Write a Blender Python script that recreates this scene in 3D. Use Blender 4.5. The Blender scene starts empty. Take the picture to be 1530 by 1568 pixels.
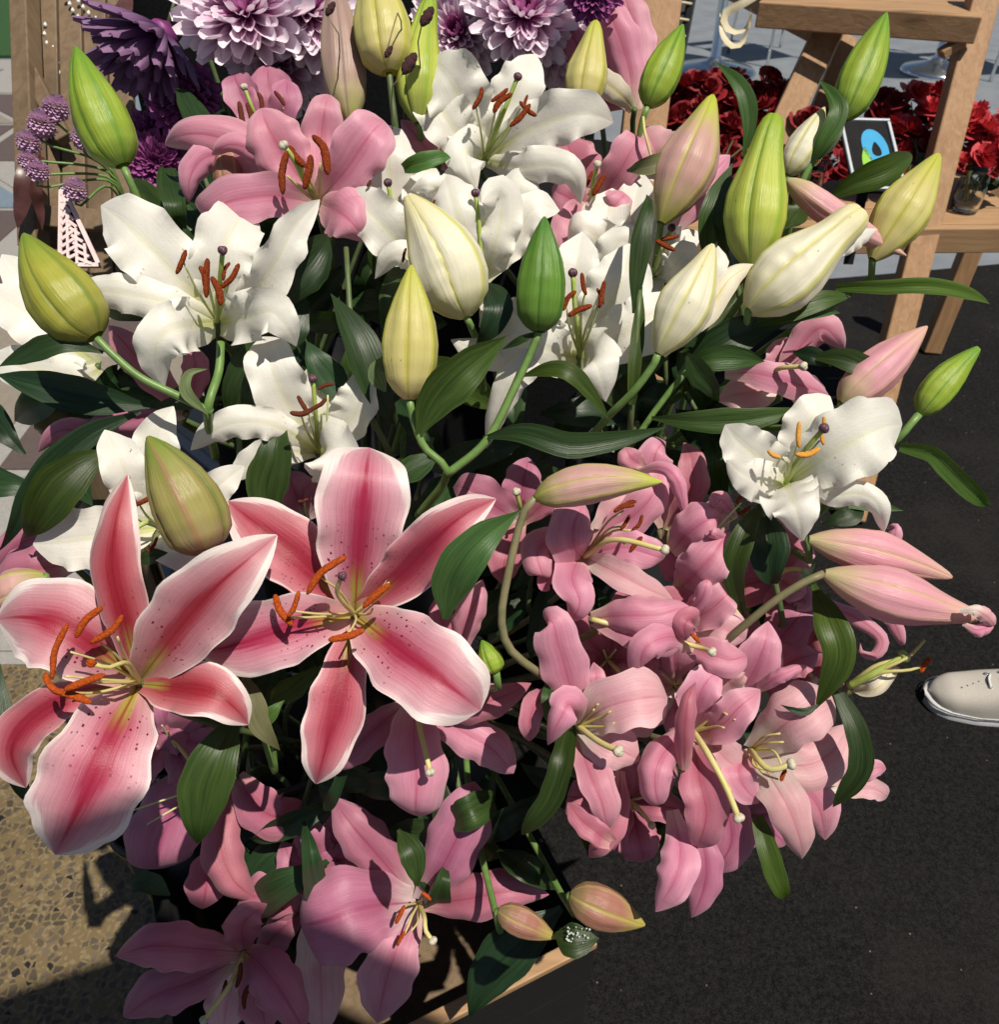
import bpy, math, random
import numpy as np
from mathutils import Vector, Matrix

# ------------------------------------------------------------------ camera, world, sun
scene = bpy.context.scene
COL = scene.collection
FPX = 1300.0                      # focal length in photo pixels (photo 1530 x 1568)
PITCH = math.radians(40)
CAM = np.array([0.0, 0.0, 1.35])
FW = np.array([0, math.cos(PITCH), -math.sin(PITCH)])
UP = np.array([0, math.sin(PITCH), math.cos(PITCH)])
RT = np.array([1.0, 0, 0])
cd = bpy.data.cameras.new('camera')
cam = bpy.data.objects.new('camera', cd); COL.objects.link(cam)
cam.location = CAM; cam.rotation_euler = (math.pi/2 - PITCH, 0, 0)
cd.sensor_fit = 'HORIZONTAL'; cd.sensor_width = 36; cd.lens = 36*FPX/1530
cd.clip_start = 0.02; cd.clip_end = 200
cd.dof.use_dof = True; cd.dof.focus_distance = 0.74; cd.dof.aperture_fstop = 15
scene.camera = cam

SUN = np.array([0.30, -0.27, 0.91]); SUN /= np.linalg.norm(SUN)
world = bpy.data.worlds.new('World'); scene.world = world; world.use_nodes = True
wn = world.node_tree.nodes; wl = world.node_tree.links; wn.clear()
sky = wn.new('ShaderNodeTexSky'); sky.sky_type = 'NISHITA'; sky.sun_disc = False
sky.sun_elevation = math.asin(SUN[2]); sky.sun_rotation = math.atan2(SUN[0], SUN[1])
bg = wn.new('ShaderNodeBackground'); bg.inputs[1].default_value = 0.05
wo = wn.new('ShaderNodeOutputWorld')
wl.new(sky.outputs[0], bg.inputs[0]); wl.new(bg.outputs[0], wo.inputs[0])
sd = bpy.data.lights.new('sun', 'SUN'); sd.energy = 5.0; sd.angle = math.radians(0.55); sd.color = (1, .93, .81)
so = bpy.data.objects.new('sun', sd); COL.objects.link(so)
so.rotation_euler = Vector(SUN).to_track_quat('Z', 'Y').to_euler(); so.location = (2, 0.5, 5)
vs = scene.view_settings
vs.view_transform = 'Standard'; vs.look = 'None'; vs.exposure = 0.16; vs.gamma = 1; vs.use_curve_mapping = False
scene.cycles.max_bounces = 8; scene.cycles.transmission_bounces = 6; scene.cycles.transparent_max_bounces = 8

rng = random.Random(7)
nrng = np.random.RandomState(11)

# ------------------------------------------------------------------ placing helpers
def P(x, y, d):
    """point seen at photo pixel x,y at a distance d (m) along the lens axis"""
    return CAM + FW*d + RT*((x-765)/FPX*d) + UP*(-(y-784)/FPX*d)
def PZ(x, y, z):
    """point seen at photo pixel x,y on the level plane at height z"""
    r = FW + RT*((x-765)/FPX) - UP*((y-784)/FPX)
    return CAM + r*((z-CAM[2])/r[2])
def nrm(v): return v/(np.linalg.norm(v)+1e-12)

def spline(pts, n):
    """Catmull-Rom through pts, n samples evenly spaced by length, and their parameter"""
    p = np.array(pts, float)
    if len(p) == 2: p = np.array([p[0], (p[0]+p[1])/2, p[1]])
    q = np.vstack([2*p[0]-p[1], p, 2*p[-1]-p[-2]])
    out = []
    for i in range(len(p)-1):
        a, b, c, d = q[i:i+4]
        for t in np.linspace(0, 1, 16, endpoint=False):
            out.append(.5*((2*b)+(-a+c)*t+(2*a-5*b+4*c-d)*t*t+(-a+3*b-3*c+d)*t**3))
    out.append(p[-1]); out = np.array(out)
    s = np.concatenate([[0], np.cumsum(np.linalg.norm(np.diff(out[:, :3], axis=0), axis=1))])
    t = np.linspace(0, s[-1], n)
    return np.stack([np.interp(t, s, out[:, k]) for k in range(out.shape[1])], 1)

# ------------------------------------------------------------------ object helpers
def mesh_obj(name, verts, faces, mat, parent=None, origin=None, uvs=None, smooth=True):
    me = bpy.data.meshes.new(name)
    v = np.asarray(verts, float)
    if origin is None and parent is not None: origin = np.array(parent['_o'])
    if origin is None: origin = np.zeros(3)
    me.from_pydata([tuple(a) for a in (v-origin)], [], faces)
    if uvs is not None:
        ul = me.uv_layers.new(name='UVMap')
        li = np.empty(len(me.loops), np.int32); me.loops.foreach_get('vertex_index', li)
        ul.data.foreach_set('uv', np.asarray(uvs, np.float32)[li].ravel())
    if smooth: me.polygons.foreach_set('use_smooth', [True]*len(me.polygons))
    me.materials.append(mat)
    o = bpy.data.objects.new(name, me); COL.objects.link(o)
    if parent is not None:
        o.parent = parent
    else:
        o.location = origin
    o['_o'] = [float(a) for a in origin]
    return o
def sub(o, parent):
    """make o (built with its thing's origin) a sub-part of parent, a part with the same origin"""
    o.parent = parent; o.location = (0, 0, 0); return o
def thing(name, label, cat, loc, group=None):
    o = bpy.data.objects.new(name, None); COL.objects.link(o); o.location = loc
    o.empty_display_size = .02
    o['label'] = label; o['category'] = cat; o['_o'] = [float(a) for a in loc]
    if group: o['group'] = group
    return o
def tag(o, label, cat, group=None):
    o['label'] = label; o['category'] = cat
    if group: o['group'] = group
    return o
def struct(o): o['kind'] = 'structure'; return o

def grid_faces(nv, nu, closed=False):
    f = []
    for i in range(nv-1):
        for j in range(nu if closed else nu-1):
            k = (j+1) % nu
            f.append((i*nu+j, i*nu+k, (i+1)*nu+k, (i+1)*nu+j))
    return f

# ------------------------------------------------------------------ shape: a blade (petal or leaf)
PROF = {
 'lily':  ([0, .1, .25, .42, .56, .70, .82, .91, .965, 1], [.30, .42, .72, .96, 1, .89, .66, .40, .19, .02]),
 'blunt': ([0, .1, .25, .42, .58, .72, .85, .93, .98, 1], [.32, .45, .72, .93, 1, .98, .80, .56, .30, .05]),
 'sepal': ([0, .1, .25, .42, .58, .72, .83, .91, .965, 1], [.30, .48, .78, .98, 1, .88, .66, .43, .22, .03]),
 'front': ([0, .15, .35, .55, .75, .88, .95, 1], [.5, .8, 1, .97, .74, .44, .20, .02]),
 'strip': ([0, .1, .3, .55, .78, .92, 1], [.45, .72, .95, 1, .76, .36, .03]),
 'leaf':  ([0, .06, .2, .36, .50, .68, .84, .94, 1], [.12, .22, .64, .96, 1, .76, .40, .15, .01]),
}
def blade(pts, W, prof='lily', cup=.25, roll=0, ruf=0, freq=4, nv=30, nu=17, asy=0, groove=.035, fold=0, edge=None, wav=.05, seed=None, tip=None, twist=None, egr=(-.22, .10)):
    """pts: world points of the midrib with px/metre scale in column 3; returns verts, faces, uvs"""
    c = spline(pts, nv); C = c[:, :3]; sc = c[:, 3]
    T = np.gradient(C, axis=0); T /= np.linalg.norm(T, axis=1)[:, None]+1e-12
    V = C-CAM; V /= np.linalg.norm(V, axis=1)[:, None]
    raw = np.cross(T, V)
    for i in range(1, nv):
        if raw[i] @ raw[i-1] < 0: raw[i] = -raw[i]
    idx = np.arange(nv); K = np.exp(-((idx[:, None]-idx[None])/2.2)**2)
    B = K @ raw; B -= (np.sum(B*T, 1))[:, None]*T; B /= np.linalg.norm(B, axis=1)[:, None]+1e-12
    N = np.cross(B, T)
    m = int(np.argmax(np.linalg.norm(raw, axis=1)))
    if N[m] @ (-V[m]) < 0: N = -N
    R = np.random.RandomState(seed if seed is not None else nrng.randint(1 << 30))
    tw = R.uniform(-9, 9) if twist is None else twist
    if not isinstance(roll, (tuple, list)): roll = (roll-tw*.3, roll+tw)
    r = np.radians(np.linspace(roll[0], roll[1], nv) if isinstance(roll, (tuple, list)) else np.full(nv, float(roll)))
    Br = B*np.cos(r)[:, None]+N*np.sin(r)[:, None]; Nr = -B*np.sin(r)[:, None]+N*np.cos(r)[:, None]
    t = np.linspace(0, 1, nv); w = np.interp(t, *PROF[prof])
    w = np.convolve(np.pad(w, 1, mode='edge'), [.2, .6, .2], 'valid'); w[-1] = .02
    u = np.linspace(-1, 1, nu)
    ph = R.uniform(0, 6.28, 6); fr = freq*R.uniform(.8, 1.25, 4)
    ln = np.linalg.norm(np.diff(C, axis=0), axis=1).sum()
    tc = R.uniform(.0, .11) if tip is None else tip
    C = C - Nr*(tc*.5*ln*np.clip((t-.72)/.28, 0, 1)**2)[:, None]
    C = C + Nr*(.018*ln*np.sin(ph[0]+t*R.uniform(4, 8))*np.sin(math.pi*t))[:, None]
    eg = R.uniform(egr[0], egr[1], 2) if edge is None else (edge, edge)
    verts = np.zeros((nv, nu, 3)); uv = np.zeros((nv, nu, 2))
    cu = np.linspace(cup[0], cup[1], nv) if isinstance(cup, (tuple, list)) else np.full(nv, float(cup))
    for j, uu in enumerate(u):
        sd = 0 if uu < 0 else 1
        ww = W*w*sc*(1+asy*np.sign(uu)*min(1, abs(uu)*2))
        ww = ww*(1+wav*np.sin(ph[4+sd]+fr[sd]*6.28*t)*np.sin(math.pi*t))
        env = np.sin(np.clip(t*1.15, 0, 1)*math.pi)**.5*np.clip((t-.08)*5, 0, 1)
        rf = ruf*1.15*abs(uu)**3.4*env*(np.sin(ph[sd]+fr[sd]*6.28*t)+.22*np.sin(ph[2+sd]+fr[2+sd]*1.9*6.28*t))
        h = cu*uu*uu + rf - groove*math.exp(-(uu/.13)**2) + fold*abs(uu) + eg[sd]*max(0, abs(uu)-.45)**2*3.3*np.sin(math.pi*np.clip(t*1.05, 0, 1))**.6
        lat = uu*(1-.33*np.minimum(np.abs(cu), 1)*uu*uu)
        verts[:, j] = C + Br*(ww*lat)[:, None] + Nr*(W*w*sc*h)[:, None]
        uv[:, j, 0] = (uu+1)/2; uv[:, j, 1] = t
    return verts.reshape(-1, 3), grid_faces(nv, nu), uv.reshape(-1, 2)

def tube(pts, r0, r1=None, n=8, nv=14, flat=1.0, caps=True):
    """tapering tube through world points"""
    r1 = r0 if r1 is None else r1
    C = spline(pts, nv)[:, :3]
    T = np.gradient(C, axis=0); T /= np.linalg.norm(T, axis=1)[:, None]+1e-12
    a = np.cross(T[0], [0.31, .5, .81]); a = nrm(a)
    verts = []; uv = []
    for i in range(nv):
        a = nrm(a-(a@T[i])*T[i]); b = np.cross(T[i], a)
        t = i/(nv-1); r = r0+(r1-r0)*t
        for j in range(n):
            th = 2*math.pi*j/n
            verts.append(C[i]+r*(math.cos(th)*a+flat*math.sin(th)*b)); uv.append((j/n, t))
    f = grid_faces(nv, n, True)
    if caps: f += [tuple(range(n-1, -1, -1)), tuple(range((nv-1)*n, nv*n))]
    return np.array(verts), f, np.array(uv)

def spindle(pts, prof, n=12, nv=16, lumps=0, groove=0, seed=1, flat=1.0):
    """round body along pts, radius from list prof (t, r)"""
    C = spline(pts, nv)[:, :3]
    T = np.gradient(C, axis=0); T /= np.linalg.norm(T, axis=1)[:, None]+1e-12
    a = nrm(np.cross(T[0], [0.2, .9, .4])); R = np.random.RandomState(seed)
    verts = []; uv = []
    for i in range(nv):
        a = nrm(a-(a@T[i])*T[i]); b = np.cross(T[i], a); t = i/(nv-1)
        r = np.interp(t, [q[0] for q in prof], [q[1] for q in prof])
        for j in range(n):
            th = 2*math.pi*j/n
            rr = r*(1+lumps*R.uniform(-1, 1)-groove*max(0, math.cos(th))**8-groove*max(0, -math.cos(th))**8)
            verts.append(C[i]+rr*(math.cos(th)*a+flat*math.sin(th)*b)); uv.append((j/n, t))
    f = grid_faces(nv, n, True)+[tuple(range(n-1, -1, -1)), tuple(range((nv-1)*n, nv*n))]
    return np.array(verts), f, np.array(uv)

def box_v(c, ax, half):
    """box from centre, 3x3 axes, half sizes; bevel-less (verts, faces)"""
    v = []
    for sx in (-1, 1):
        for sy in (-1, 1):
            for sz in (-1, 1):
                v.append(c+ax[0]*half[0]*sx+ax[1]*half[1]*sy+ax[2]*half[2]*sz)
    f = [(0, 1, 3, 2), (4, 6, 7, 5), (0, 4, 5, 1), (2, 3, 7, 6), (0, 2, 6, 4), (1, 5, 7, 3)]
    return np.array(v), f
def bar(name, p0, p1, w, h, mat, parent=None, hint=(0, 0, 1), bev=.002):
    p0 = np.array(p0, float); p1 = np.array(p1, float)
    T = nrm(p1-p0); S = nrm(np.cross(T, hint)); H = np.cross(S, T)
    v, f = box_v((p0+p1)/2, (T, S, H), (np.linalg.norm(p1-p0)/2, w/2, h/2))
    uv = []
    for q in v: uv.append((0, 0))
    o = mesh_obj(name, v, f, mat, parent, origin=None if parent is not None else (p0+p1)/2, smooth=False)
    if bev:
        m = o.modifiers.new('bevel', 'BEVEL'); m.width = bev; m.segments = 2
    return o

# ------------------------------------------------------------------ materials
class NT:
    def __init__(s, name):
        s.m = bpy.data.materials.new(name); s.m.use_nodes = True
        s.t = s.m.node_tree; s.t.nodes.clear()
    def n(s, typ, ins=None, **kw):
        nd = s.t.nodes.new(typ)
        for k, v in kw.items(): setattr(nd, k, v)
        for k, v in (ins or {}).items():
            if hasattr(v, 'links') or isinstance(v, bpy.types.NodeSocket): s.t.links.new(v, nd.inputs[k])
            else: nd.inputs[k].default_value = v
        return nd
    def math(s, op, a, b=0.0, c=None, clamp=False):
        d = {0: a, 1: b}
        if c is not None: d[2] = c
        return s.n('ShaderNodeMath', d, operation=op, use_clamp=clamp).outputs[0]
    def mix(s, fac, a, b, mode='MIX'):
        nd = s.t.nodes.new('ShaderNodeMix'); nd.data_type = 'RGBA'; nd.blend_type = mode
        for k, v in ((0, fac), (6, a), (7, b)):
            if isinstance(v, bpy.types.NodeSocket): s.t.links.new(v, nd.inputs[k])
            else: nd.inputs[k].default_value = v if k == 0 or len(v) == 4 else (*v, 1)
        return nd.outputs[2]
    def ramp(s, fac, stops, interp='LINEAR'):
        nd = s.n('ShaderNodeValToRGB', {0: fac}); r = nd.color_ramp; r.interpolation = interp
        while len(r.elements) < len(stops): r.elements.new(.5)
        for e, (p, c) in zip(r.elements, stops):
            e.position = p; e.color = (c, c, c, 1) if not hasattr(c, '__len__') else (*c, 1)
        return nd.outputs[0]
    def smooth(s, x, a, b):
        return s.n('ShaderNodeMapRange', {0: x, 1: a, 2: b}, interpolation_type='SMOOTHSTEP').outputs[0]
    def uv(s, su=1, sv=1, off=None):
        u = s.n('ShaderNodeUVMap').outputs[0]
        return s.n('ShaderNodeMapping', {0: u, 3: (su, sv, 1), 1: off if off is not None else (0, 0, 0)}).outputs[0]
    def out(s, sh): s.n('ShaderNodeOutputMaterial', {0: sh}); return s.m

def rnd_off(k):
    o = k.n('ShaderNodeObjectInfo').outputs['Random']
    return k.n('ShaderNodeCombineXYZ', {0: k.math('MULTIPLY', o, 37.0), 1: k.math('MULTIPLY', o, 91.0)}).outputs[0]

def petal_mat(name, edge, mid, core, base, w_edge=.8, w_core=.25, spots=0, rib=None, throat=.24, trans=.30, rough=.46, frill=0, tip=None, green=None, wilt=None, mid2=None, vst=1.0, skeep=.38, scol=(.16, .005, .03)):
    k = NT(name)
    uvn = k.n('ShaderNodeUVMap').outputs[0]; sp = k.n('ShaderNodeSeparateXYZ', {0: uvn})
    U = k.math('ABSOLUTE', k.math('MULTIPLY_ADD', sp.outputs[0], 2.0, -1.0)); Vv = sp.outputs[1]
    off = rnd_off(k)
    n1 = k.n('ShaderNodeTexNoise', {0: k.uv(3.0, 2.2, off), 'Scale': 1.6, 'Detail': 3.0, 'Roughness': .6}).outputs[0]
    vein = k.n('ShaderNodeTexNoise', {0: k.uv(34, 1.6, off), 'Scale': 1.0, 'Detail': 4.0, 'Roughness': .65}).outputs[0]
    # the coloured centre narrows towards the tip
    nar = k.math('MULTIPLY_ADD', k.smooth(Vv, .5, 1.0), .42, 0.0)
    U2 = k.math('ADD', k.math('ADD', U, nar), k.math('ADD', k.math('MULTIPLY_ADD', n1, .26, -.13), k.math('MULTIPLY_ADD', vein, .42, -.21)))
    c = k.ramp(U2, [(0, core), (w_core*.45, core), (w_core, mid), (w_edge, mid2 or mid), (1, edge)])
    tmask = k.smooth(k.math('ADD', Vv, k.math('MULTIPLY_ADD', n1, .2, -.1)), throat+.14, throat-.16)
    c = k.mix(tmask, c, base)
    if green:
        gm = k.math('MULTIPLY', k.smooth(U, .34, .05), k.smooth(Vv, .34, .12))
        c = k.mix(gm, c, green)
    if tip:
        c = k.mix(k.smooth(Vv, .80, 1.0), c, tip)
    if rib:
        rm = k.math('MULTIPLY', k.smooth(U, .07, .015), k.smooth(Vv, 1.0, .75))
        c = k.mix(k.math('MULTIPLY', rm, .75), c, rib)
    stk = k.n('ShaderNodeTexNoise', {0: k.uv(75, 1.3, off), 'Scale': 1.0, 'Detail': 3.0}).outputs[0]
    c = k.mix(k.smooth(stk, .38, .62), k.mix(vst, c, (.90, .86, .87), 'MULTIPLY'), c)
    c = k.mix(k.math('MULTIPLY', k.smooth(n1, .42, .7), .16), c, mid, 'MULTIPLY')
    # faint mottling
    c = k.mix(k.math('MULTIPLY', k.smooth(vein, .5, .78), .12), c, mid, 'MULTIPLY')
    if spots:
        vo = k.n('ShaderNodeTexVoronoi', {0: k.uv(15, 31, off), 'Scale': 1.0, 'Randomness': 1.0})
        sm = k.smooth(vo.outputs['Distance'], .27, .17)
        keep = k.math('GREATER_THAN', k.n('ShaderNodeSeparateColor', {0: vo.outputs['Color']}).outputs[0], skeep)
        band = k.math('MULTIPLY', k.math('MULTIPLY', k.smooth(Vv, .13, .22), k.smooth(Vv, .58, .40)), k.math('MULTIPLY', k.smooth(U, .05, .22), k.smooth(U, .92, .75)))
        c = k.mix(k.math('MULTIPLY', k.math('MULTIPLY', sm, keep), k.math('MULTIPLY', band, spots)), c, scol)
    if wilt:
        wm = k.math('MULTIPLY', k.smooth(n1, .50, .66), k.smooth(U, .62, 1.0))
        c = k.mix(k.math('MULTIPLY', wm, .6), c, wilt)
    hue = k.n('ShaderNodeHueSaturation', {'Hue': k.math('MULTIPLY_ADD', k.n('ShaderNodeObjectInfo').outputs['Random'], .016, .492), 'Value': k.math('MULTIPLY_ADD', k.n('ShaderNodeObjectInfo').outputs['Random'], -.12, 1.05), 'Color': c}).outputs[0]
    tc = k.n('ShaderNodeTexCoord').outputs['Object']
    big = k.n('ShaderNodeTexNoise', {0: tc, 'Scale': 55.0, 'Detail': 2.0}).outputs[0]
    fine = k.n('ShaderNodeTexNoise', {0: k.uv(90, 5, off), 'Scale': 1.0, 'Detail': 3.0}).outputs[0]
    hgt = k.math('ADD', k.math('MULTIPLY', vein, .55*vst), k.math('ADD', k.math('MULTIPLY', big, 2.0+frill), k.math('MULTIPLY', fine, .35)))
    pap = k.n('ShaderNodeTexNoise', {0: tc, 'Scale': 900.0, 'Detail': 2.0}).outputs[0]
    hgt = k.math('ADD', hgt, k.math('MULTIPLY', pap, .55))
    bump = k.n('ShaderNodeBump', {'Strength': .26, 'Distance': .0016, 'Height': hgt}).outputs[0]
    bs = k.n('ShaderNodeBsdfPrincipled', {'Base Color': hue, 'Roughness': rough, 'Specular IOR Level': .38, 'Normal': bump, 'Sheen Weight': .12, 'Sheen Roughness': .4}).outputs[0]
    tr = k.n('ShaderNodeBsdfTranslucent', {0: hue, 'Normal': bump}).outputs[0]
    return k.out(k.n('ShaderNodeMixShader', {0: trans, 1: bs, 2: tr}).outputs[0])

def leaf_mat(name, a, b, under, trans=.22, rough=.34):
    k = NT(name)
    uvn = k.n('ShaderNodeUVMap').outputs[0]; sp = k.n('ShaderNodeSeparateXYZ', {0: uvn})
    U = k.math('ABSOLUTE', k.math('MULTIPLY_ADD', sp.outputs[0], 2.0, -1.0)); off = rnd_off(k)
    vein = k.n('ShaderNodeTexWave', {0: k.uv(1, .05), 'Scale': 3.6, 'Distortion': .8, 'Detail': 1.0}, wave_type='BANDS', bands_direction='X').outputs[1]
    n1 = k.n('ShaderNodeTexNoise', {0: k.uv(9, 2.5, off), 'Scale': 1.0, 'Detail': 4.0}).outputs[0]
    n2 = k.n('ShaderNodeTexNoise', {0: k.uv(70, 5, off), 'Scale': 1.0, 'Detail': 3.0}).outputs[0]
    c = k.mix(k.smooth(n1, .3, .72), a, b)
    c = k.mix(k.math('MULTIPLY', k.smooth(vein, .80, 1.0), .13), c, tuple(min(1, q*1.7) for q in b))
    c = k.mix(k.math('MULTIPLY', k.smooth(U, .06, .01), .5), c, tuple(q*.55 for q in a))
    c = k.mix(k.math('MULTIPLY', k.smooth(U, .96, 1.0), .6), c, under)
    rv = k.n('ShaderNodeObjectInfo').outputs['Random']
    c = k.n('ShaderNodeHueSaturation', {'Hue': k.math('MULTIPLY_ADD', rv, -.05, .515), 'Saturation': k.math('MULTIPLY_ADD', rv, .2, .85), 'Value': k.math('MULTIPLY_ADD', k.math('FRACT', k.math('MULTIPLY', rv, 7.3)), .8, .7), 'Color': c}).outputs[0]
    hgt = k.math('ADD', k.math('MULTIPLY', vein, .16), k.math('ADD', n1, k.math('MULTIPLY', n2, .5)))
    bump = k.n('ShaderNodeBump', {'Strength': .25, 'Distance': .0016, 'Height': hgt}).outputs[0]
    bs = k.n('ShaderNodeBsdfPrincipled', {'Base Color': c, 'Roughness': k.math('MULTIPLY_ADD', n1, .25, rough-.06), 'Specular IOR Level': .34, 'Normal': bump}).outputs[0]
    tr = k.n('ShaderNodeBsdfTranslucent', {0: k.mix(1.0, c, (1.0, 1.25, .35), 'MULTIPLY'), 'Normal': bump}).outputs[0]
    return k.out(k.n('ShaderNodeMixShader', {0: trans, 1: bs, 2: tr}).outputs[0])

def bud_mat(name, base, mid, tip, seam, ridge, stripe=.35, trans=.16, frillc=None):
    k = NT(name)
    uvn = k.n('ShaderNodeUVMap').outputs[0]; sp = k.n('ShaderNodeSeparateXYZ', {0: uvn})
    U = k.math('ABSOLUTE', k.math('MULTIPLY_ADD', sp.outputs[0], 2.0, -1.0)); Vv = sp.outputs[1]; off = rnd_off(k)
    n1 = k.n('ShaderNodeTexNoise', {0: k.uv(3, 2.5, off), 'Scale': 1.5, 'Detail': 3.0}).outputs[0]
    st = k.n('ShaderNodeTexNoise', {0: k.uv(26, 1.1, off), 'Scale': 1.0, 'Detail': 4.0, 'Roughness': .7}).outputs[0]
    v2 = k.math('ADD', Vv, k.math('MULTIPLY_ADD', n1, .3, -.15))
    c = k.ramp(v2, [(.02, base), (.30, mid), (.60, mid), (.93, tip)])
    c = k.mix(k.math('MULTIPLY', k.smooth(st, .48, .68), stripe), c, ridge)
    c = k.mix(k.math('MULTIPLY', k.smooth(st, .46, .30), stripe*.6), c, tuple(min(1, q*1.35+.02) for q in mid))
    c = k.mix(k.math('MULTIPLY', k.smooth(U, .16, .02), .85), c, ridge)
    c = k.mix(k.math('MULTIPLY', k.smooth(U, .80, .99), .85), c, seam)
    sp1 = k.n('ShaderNodeTexVoronoi', {0: k.uv(7, 9, off), 'Scale': 1.0})
    hs = k.math('MULTIPLY', k.smooth(sp1.outputs['Distance'], .10, .04), k.math('GREATER_THAN', k.n('ShaderNodeSeparateColor', {0: sp1.outputs['Color']}).outputs[1], .88))
    c = k.mix(k.math('MULTIPLY', hs, .7), c, (.09, .05, .02))
    hgt = k.math('ADD', k.math('MULTIPLY', st, 1.1), k.math('MULTIPLY', n1, .8))
    bump = k.n('ShaderNodeBump', {'Strength': .4, 'Distance': .002, 'Height': hgt}).outputs[0]
    bs = k.n('ShaderNodeBsdfPrincipled', {'Base Color': c, 'Roughness': .40, 'Specular IOR Level': .42, 'Normal': bump}).outputs[0]
    tr = k.n('ShaderNodeBsdfTranslucent', {0: c, 'Normal': bump}).outputs[0]
    return k.out(k.n('ShaderNodeMixShader', {0: trans, 1: bs, 2: tr}).outputs[0])

def plain_mat(name, a, b, scale=40, rough=.5, bump=.3, dist=.002, spec=.4, trans=0, metal=0, detail=4, stretch=(1, 1, 1)):
    k = NT(name)
    tc = k.n('ShaderNodeMapping', {0: k.n('ShaderNodeTexCoord').outputs['Object'], 3: stretch}).outputs[0]
    n = k.n('ShaderNodeTexNoise', {0: tc, 'Scale': float(scale), 'Detail': float(detail), 'Roughness': .65}).outputs[0]
    c = k.mix(k.smooth(n, .3, .7), a, b)
    bp = k.n('ShaderNodeBump', {'Strength': bump, 'Distance': dist, 'Height': n}).outputs[0]
    sh = k.n('ShaderNodeBsdfPrincipled', {'Base Color': c, 'Roughness': rough, 'Specular IOR Level': spec, 'Normal': bp, 'Metallic': metal}).outputs[0]
    if trans:
        sh = k.n('ShaderNodeMixShader', {0: trans, 1: sh, 2: k.n('ShaderNodeBsdfTranslucent', {0: c}).outputs[0]}).outputs[0]
    return k.out(sh)

M = {}
M['star'] = petal_mat('stargazer_petal', (.88, .80, .77), (.53, .165, .225), (.37, .030, .070), (.70, .42, .38), w_edge=.90, w_core=.34, mid2=(.68, .42, .46), spots=1, rib=(.34, .012, .04), throat=.13, green=(.40, .40, .05), trans=.24)
M['stardeep'] = petal_mat('stargazer_sepal', (.88, .74, .72), (.46, .085, .125), (.32, .020, .048), (.55, .16, .17), w_edge=.92, w_core=.42, mid2=(.60, .26, .30), spots=.6, rib=(.28, .01, .03), throat=.12, green=(.38, .38, .05), trans=.22)
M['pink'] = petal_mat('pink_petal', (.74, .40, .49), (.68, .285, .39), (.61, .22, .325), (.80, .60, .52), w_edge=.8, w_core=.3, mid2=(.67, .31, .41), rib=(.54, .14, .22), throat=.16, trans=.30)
M['pale'] = petal_mat('pale_pink_petal', (.78, .50, .53), (.74, .42, .46), (.70, .36, .41), (.87, .80, .72), w_edge=.8, w_core=.3, mid2=(.76, .45, .49), rib=(.62, .25, .31), throat=.36, trans=.32)
M['mauve'] = petal_mat('shaded_pink_petal', (.50, .22, .31), (.44, .155, .245), (.38, .11, .19), (.60, .47, .46), w_edge=.8, w_core=.3, mid2=(.47, .18, .27), rib=(.32, .06, .13), throat=.18, trans=.24)  # pink petal with shade painted in as a dull mauve
M['rose'] = petal_mat('rose_pink_petal', (.58, .24, .31), (.50, .165, .235), (.45, .125, .19), (.66, .40, .36), w_edge=.8, w_core=.3, mid2=(.53, .19, .27), rib=(.38, .07, .12), throat=.13, trans=.26, wilt=(.30, .11, .08))
M['white'] = petal_mat('white_petal', (.86, .85, .79), (.86, .85, .78), (.84, .83, .70), (.80, .82, .52), w_edge=.85, w_core=.2, rib=(.80, .80, .62), throat=.10, green=(.62, .68, .22), trans=.34, rough=.42, frill=.6, vst=.45, spots=.6, skeep=.84, scol=(.30, .10, .03))
M['cream'] = petal_mat('cream_petal', (.84, .80, .66), (.84, .79, .62), (.82, .74, .44), (.76, .76, .42), w_edge=.9, w_core=.22, rib=(.62, .62, .18), throat=.2, trans=.30, rough=.42, frill=.4)
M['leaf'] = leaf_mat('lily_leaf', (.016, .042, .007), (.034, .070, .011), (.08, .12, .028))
M['leaflit'] = leaf_mat('lily_leaf_lit', (.030, .085, .014), (.056, .125, .022), (.11, .18, .042), trans=.34)  # brighter copy of the leaf, sunlight put into the colour
M['leafdark'] = leaf_mat('lily_leaf_shaded', (.008, .027, .008), (.016, .044, .012), (.035, .07, .02), trans=.12)  # darker copy of the leaf, shade inside the bunch put into the colour
M['leafpale'] = leaf_mat('lily_leaf_pale_back', (.075, .12, .055), (.12, .17, .08), (.18, .24, .10), trans=.28, rough=.5)
M['leafbrown'] = leaf_mat('lily_leaf_brownish', (.07, .075, .03), (.11, .11, .045), (.22, .2, .06), trans=.15, rough=.5)
M['bgreen'] = bud_mat('bud_green', (.24, .33, .05), (.28, .38, .035), (.15, .30, .02), (.08, .19, .015), (.13, .26, .02), stripe=.5)
M['bdeep'] = bud_mat('bud_deep_green', (.10, .17, .03), (.11, .23, .025), (.06, .18, .015), (.035, .11, .01), (.05, .15, .015), stripe=.5)
M['bolive'] = bud_mat('bud_olive', (.30, .28, .06), (.34, .34, .045), (.18, .26, .03), (.12, .16, .02), (.17, .22, .03), stripe=.35)
M['bbrown'] = bud_mat('bud_olive_brown', (.30, .21, .13), (.30, .27, .08), (.17, .24, .03), (.11, .15, .02), (.30, .17, .08), stripe=.4)
M['byellow'] = bud_mat('bud_yellow', (.62, .52, .24), (.60, .54, .20), (.50, .52, .08), (.44, .40, .05), (.50, .50, .06), stripe=.3, trans=.22)
M['blime'] = bud_mat('bud_lime', (.34, .37, .11), (.46, .52, .08), (.29, .42, .03), (.20, .32, .02), (.26, .40, .03), stripe=.45, trans=.22)
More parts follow.
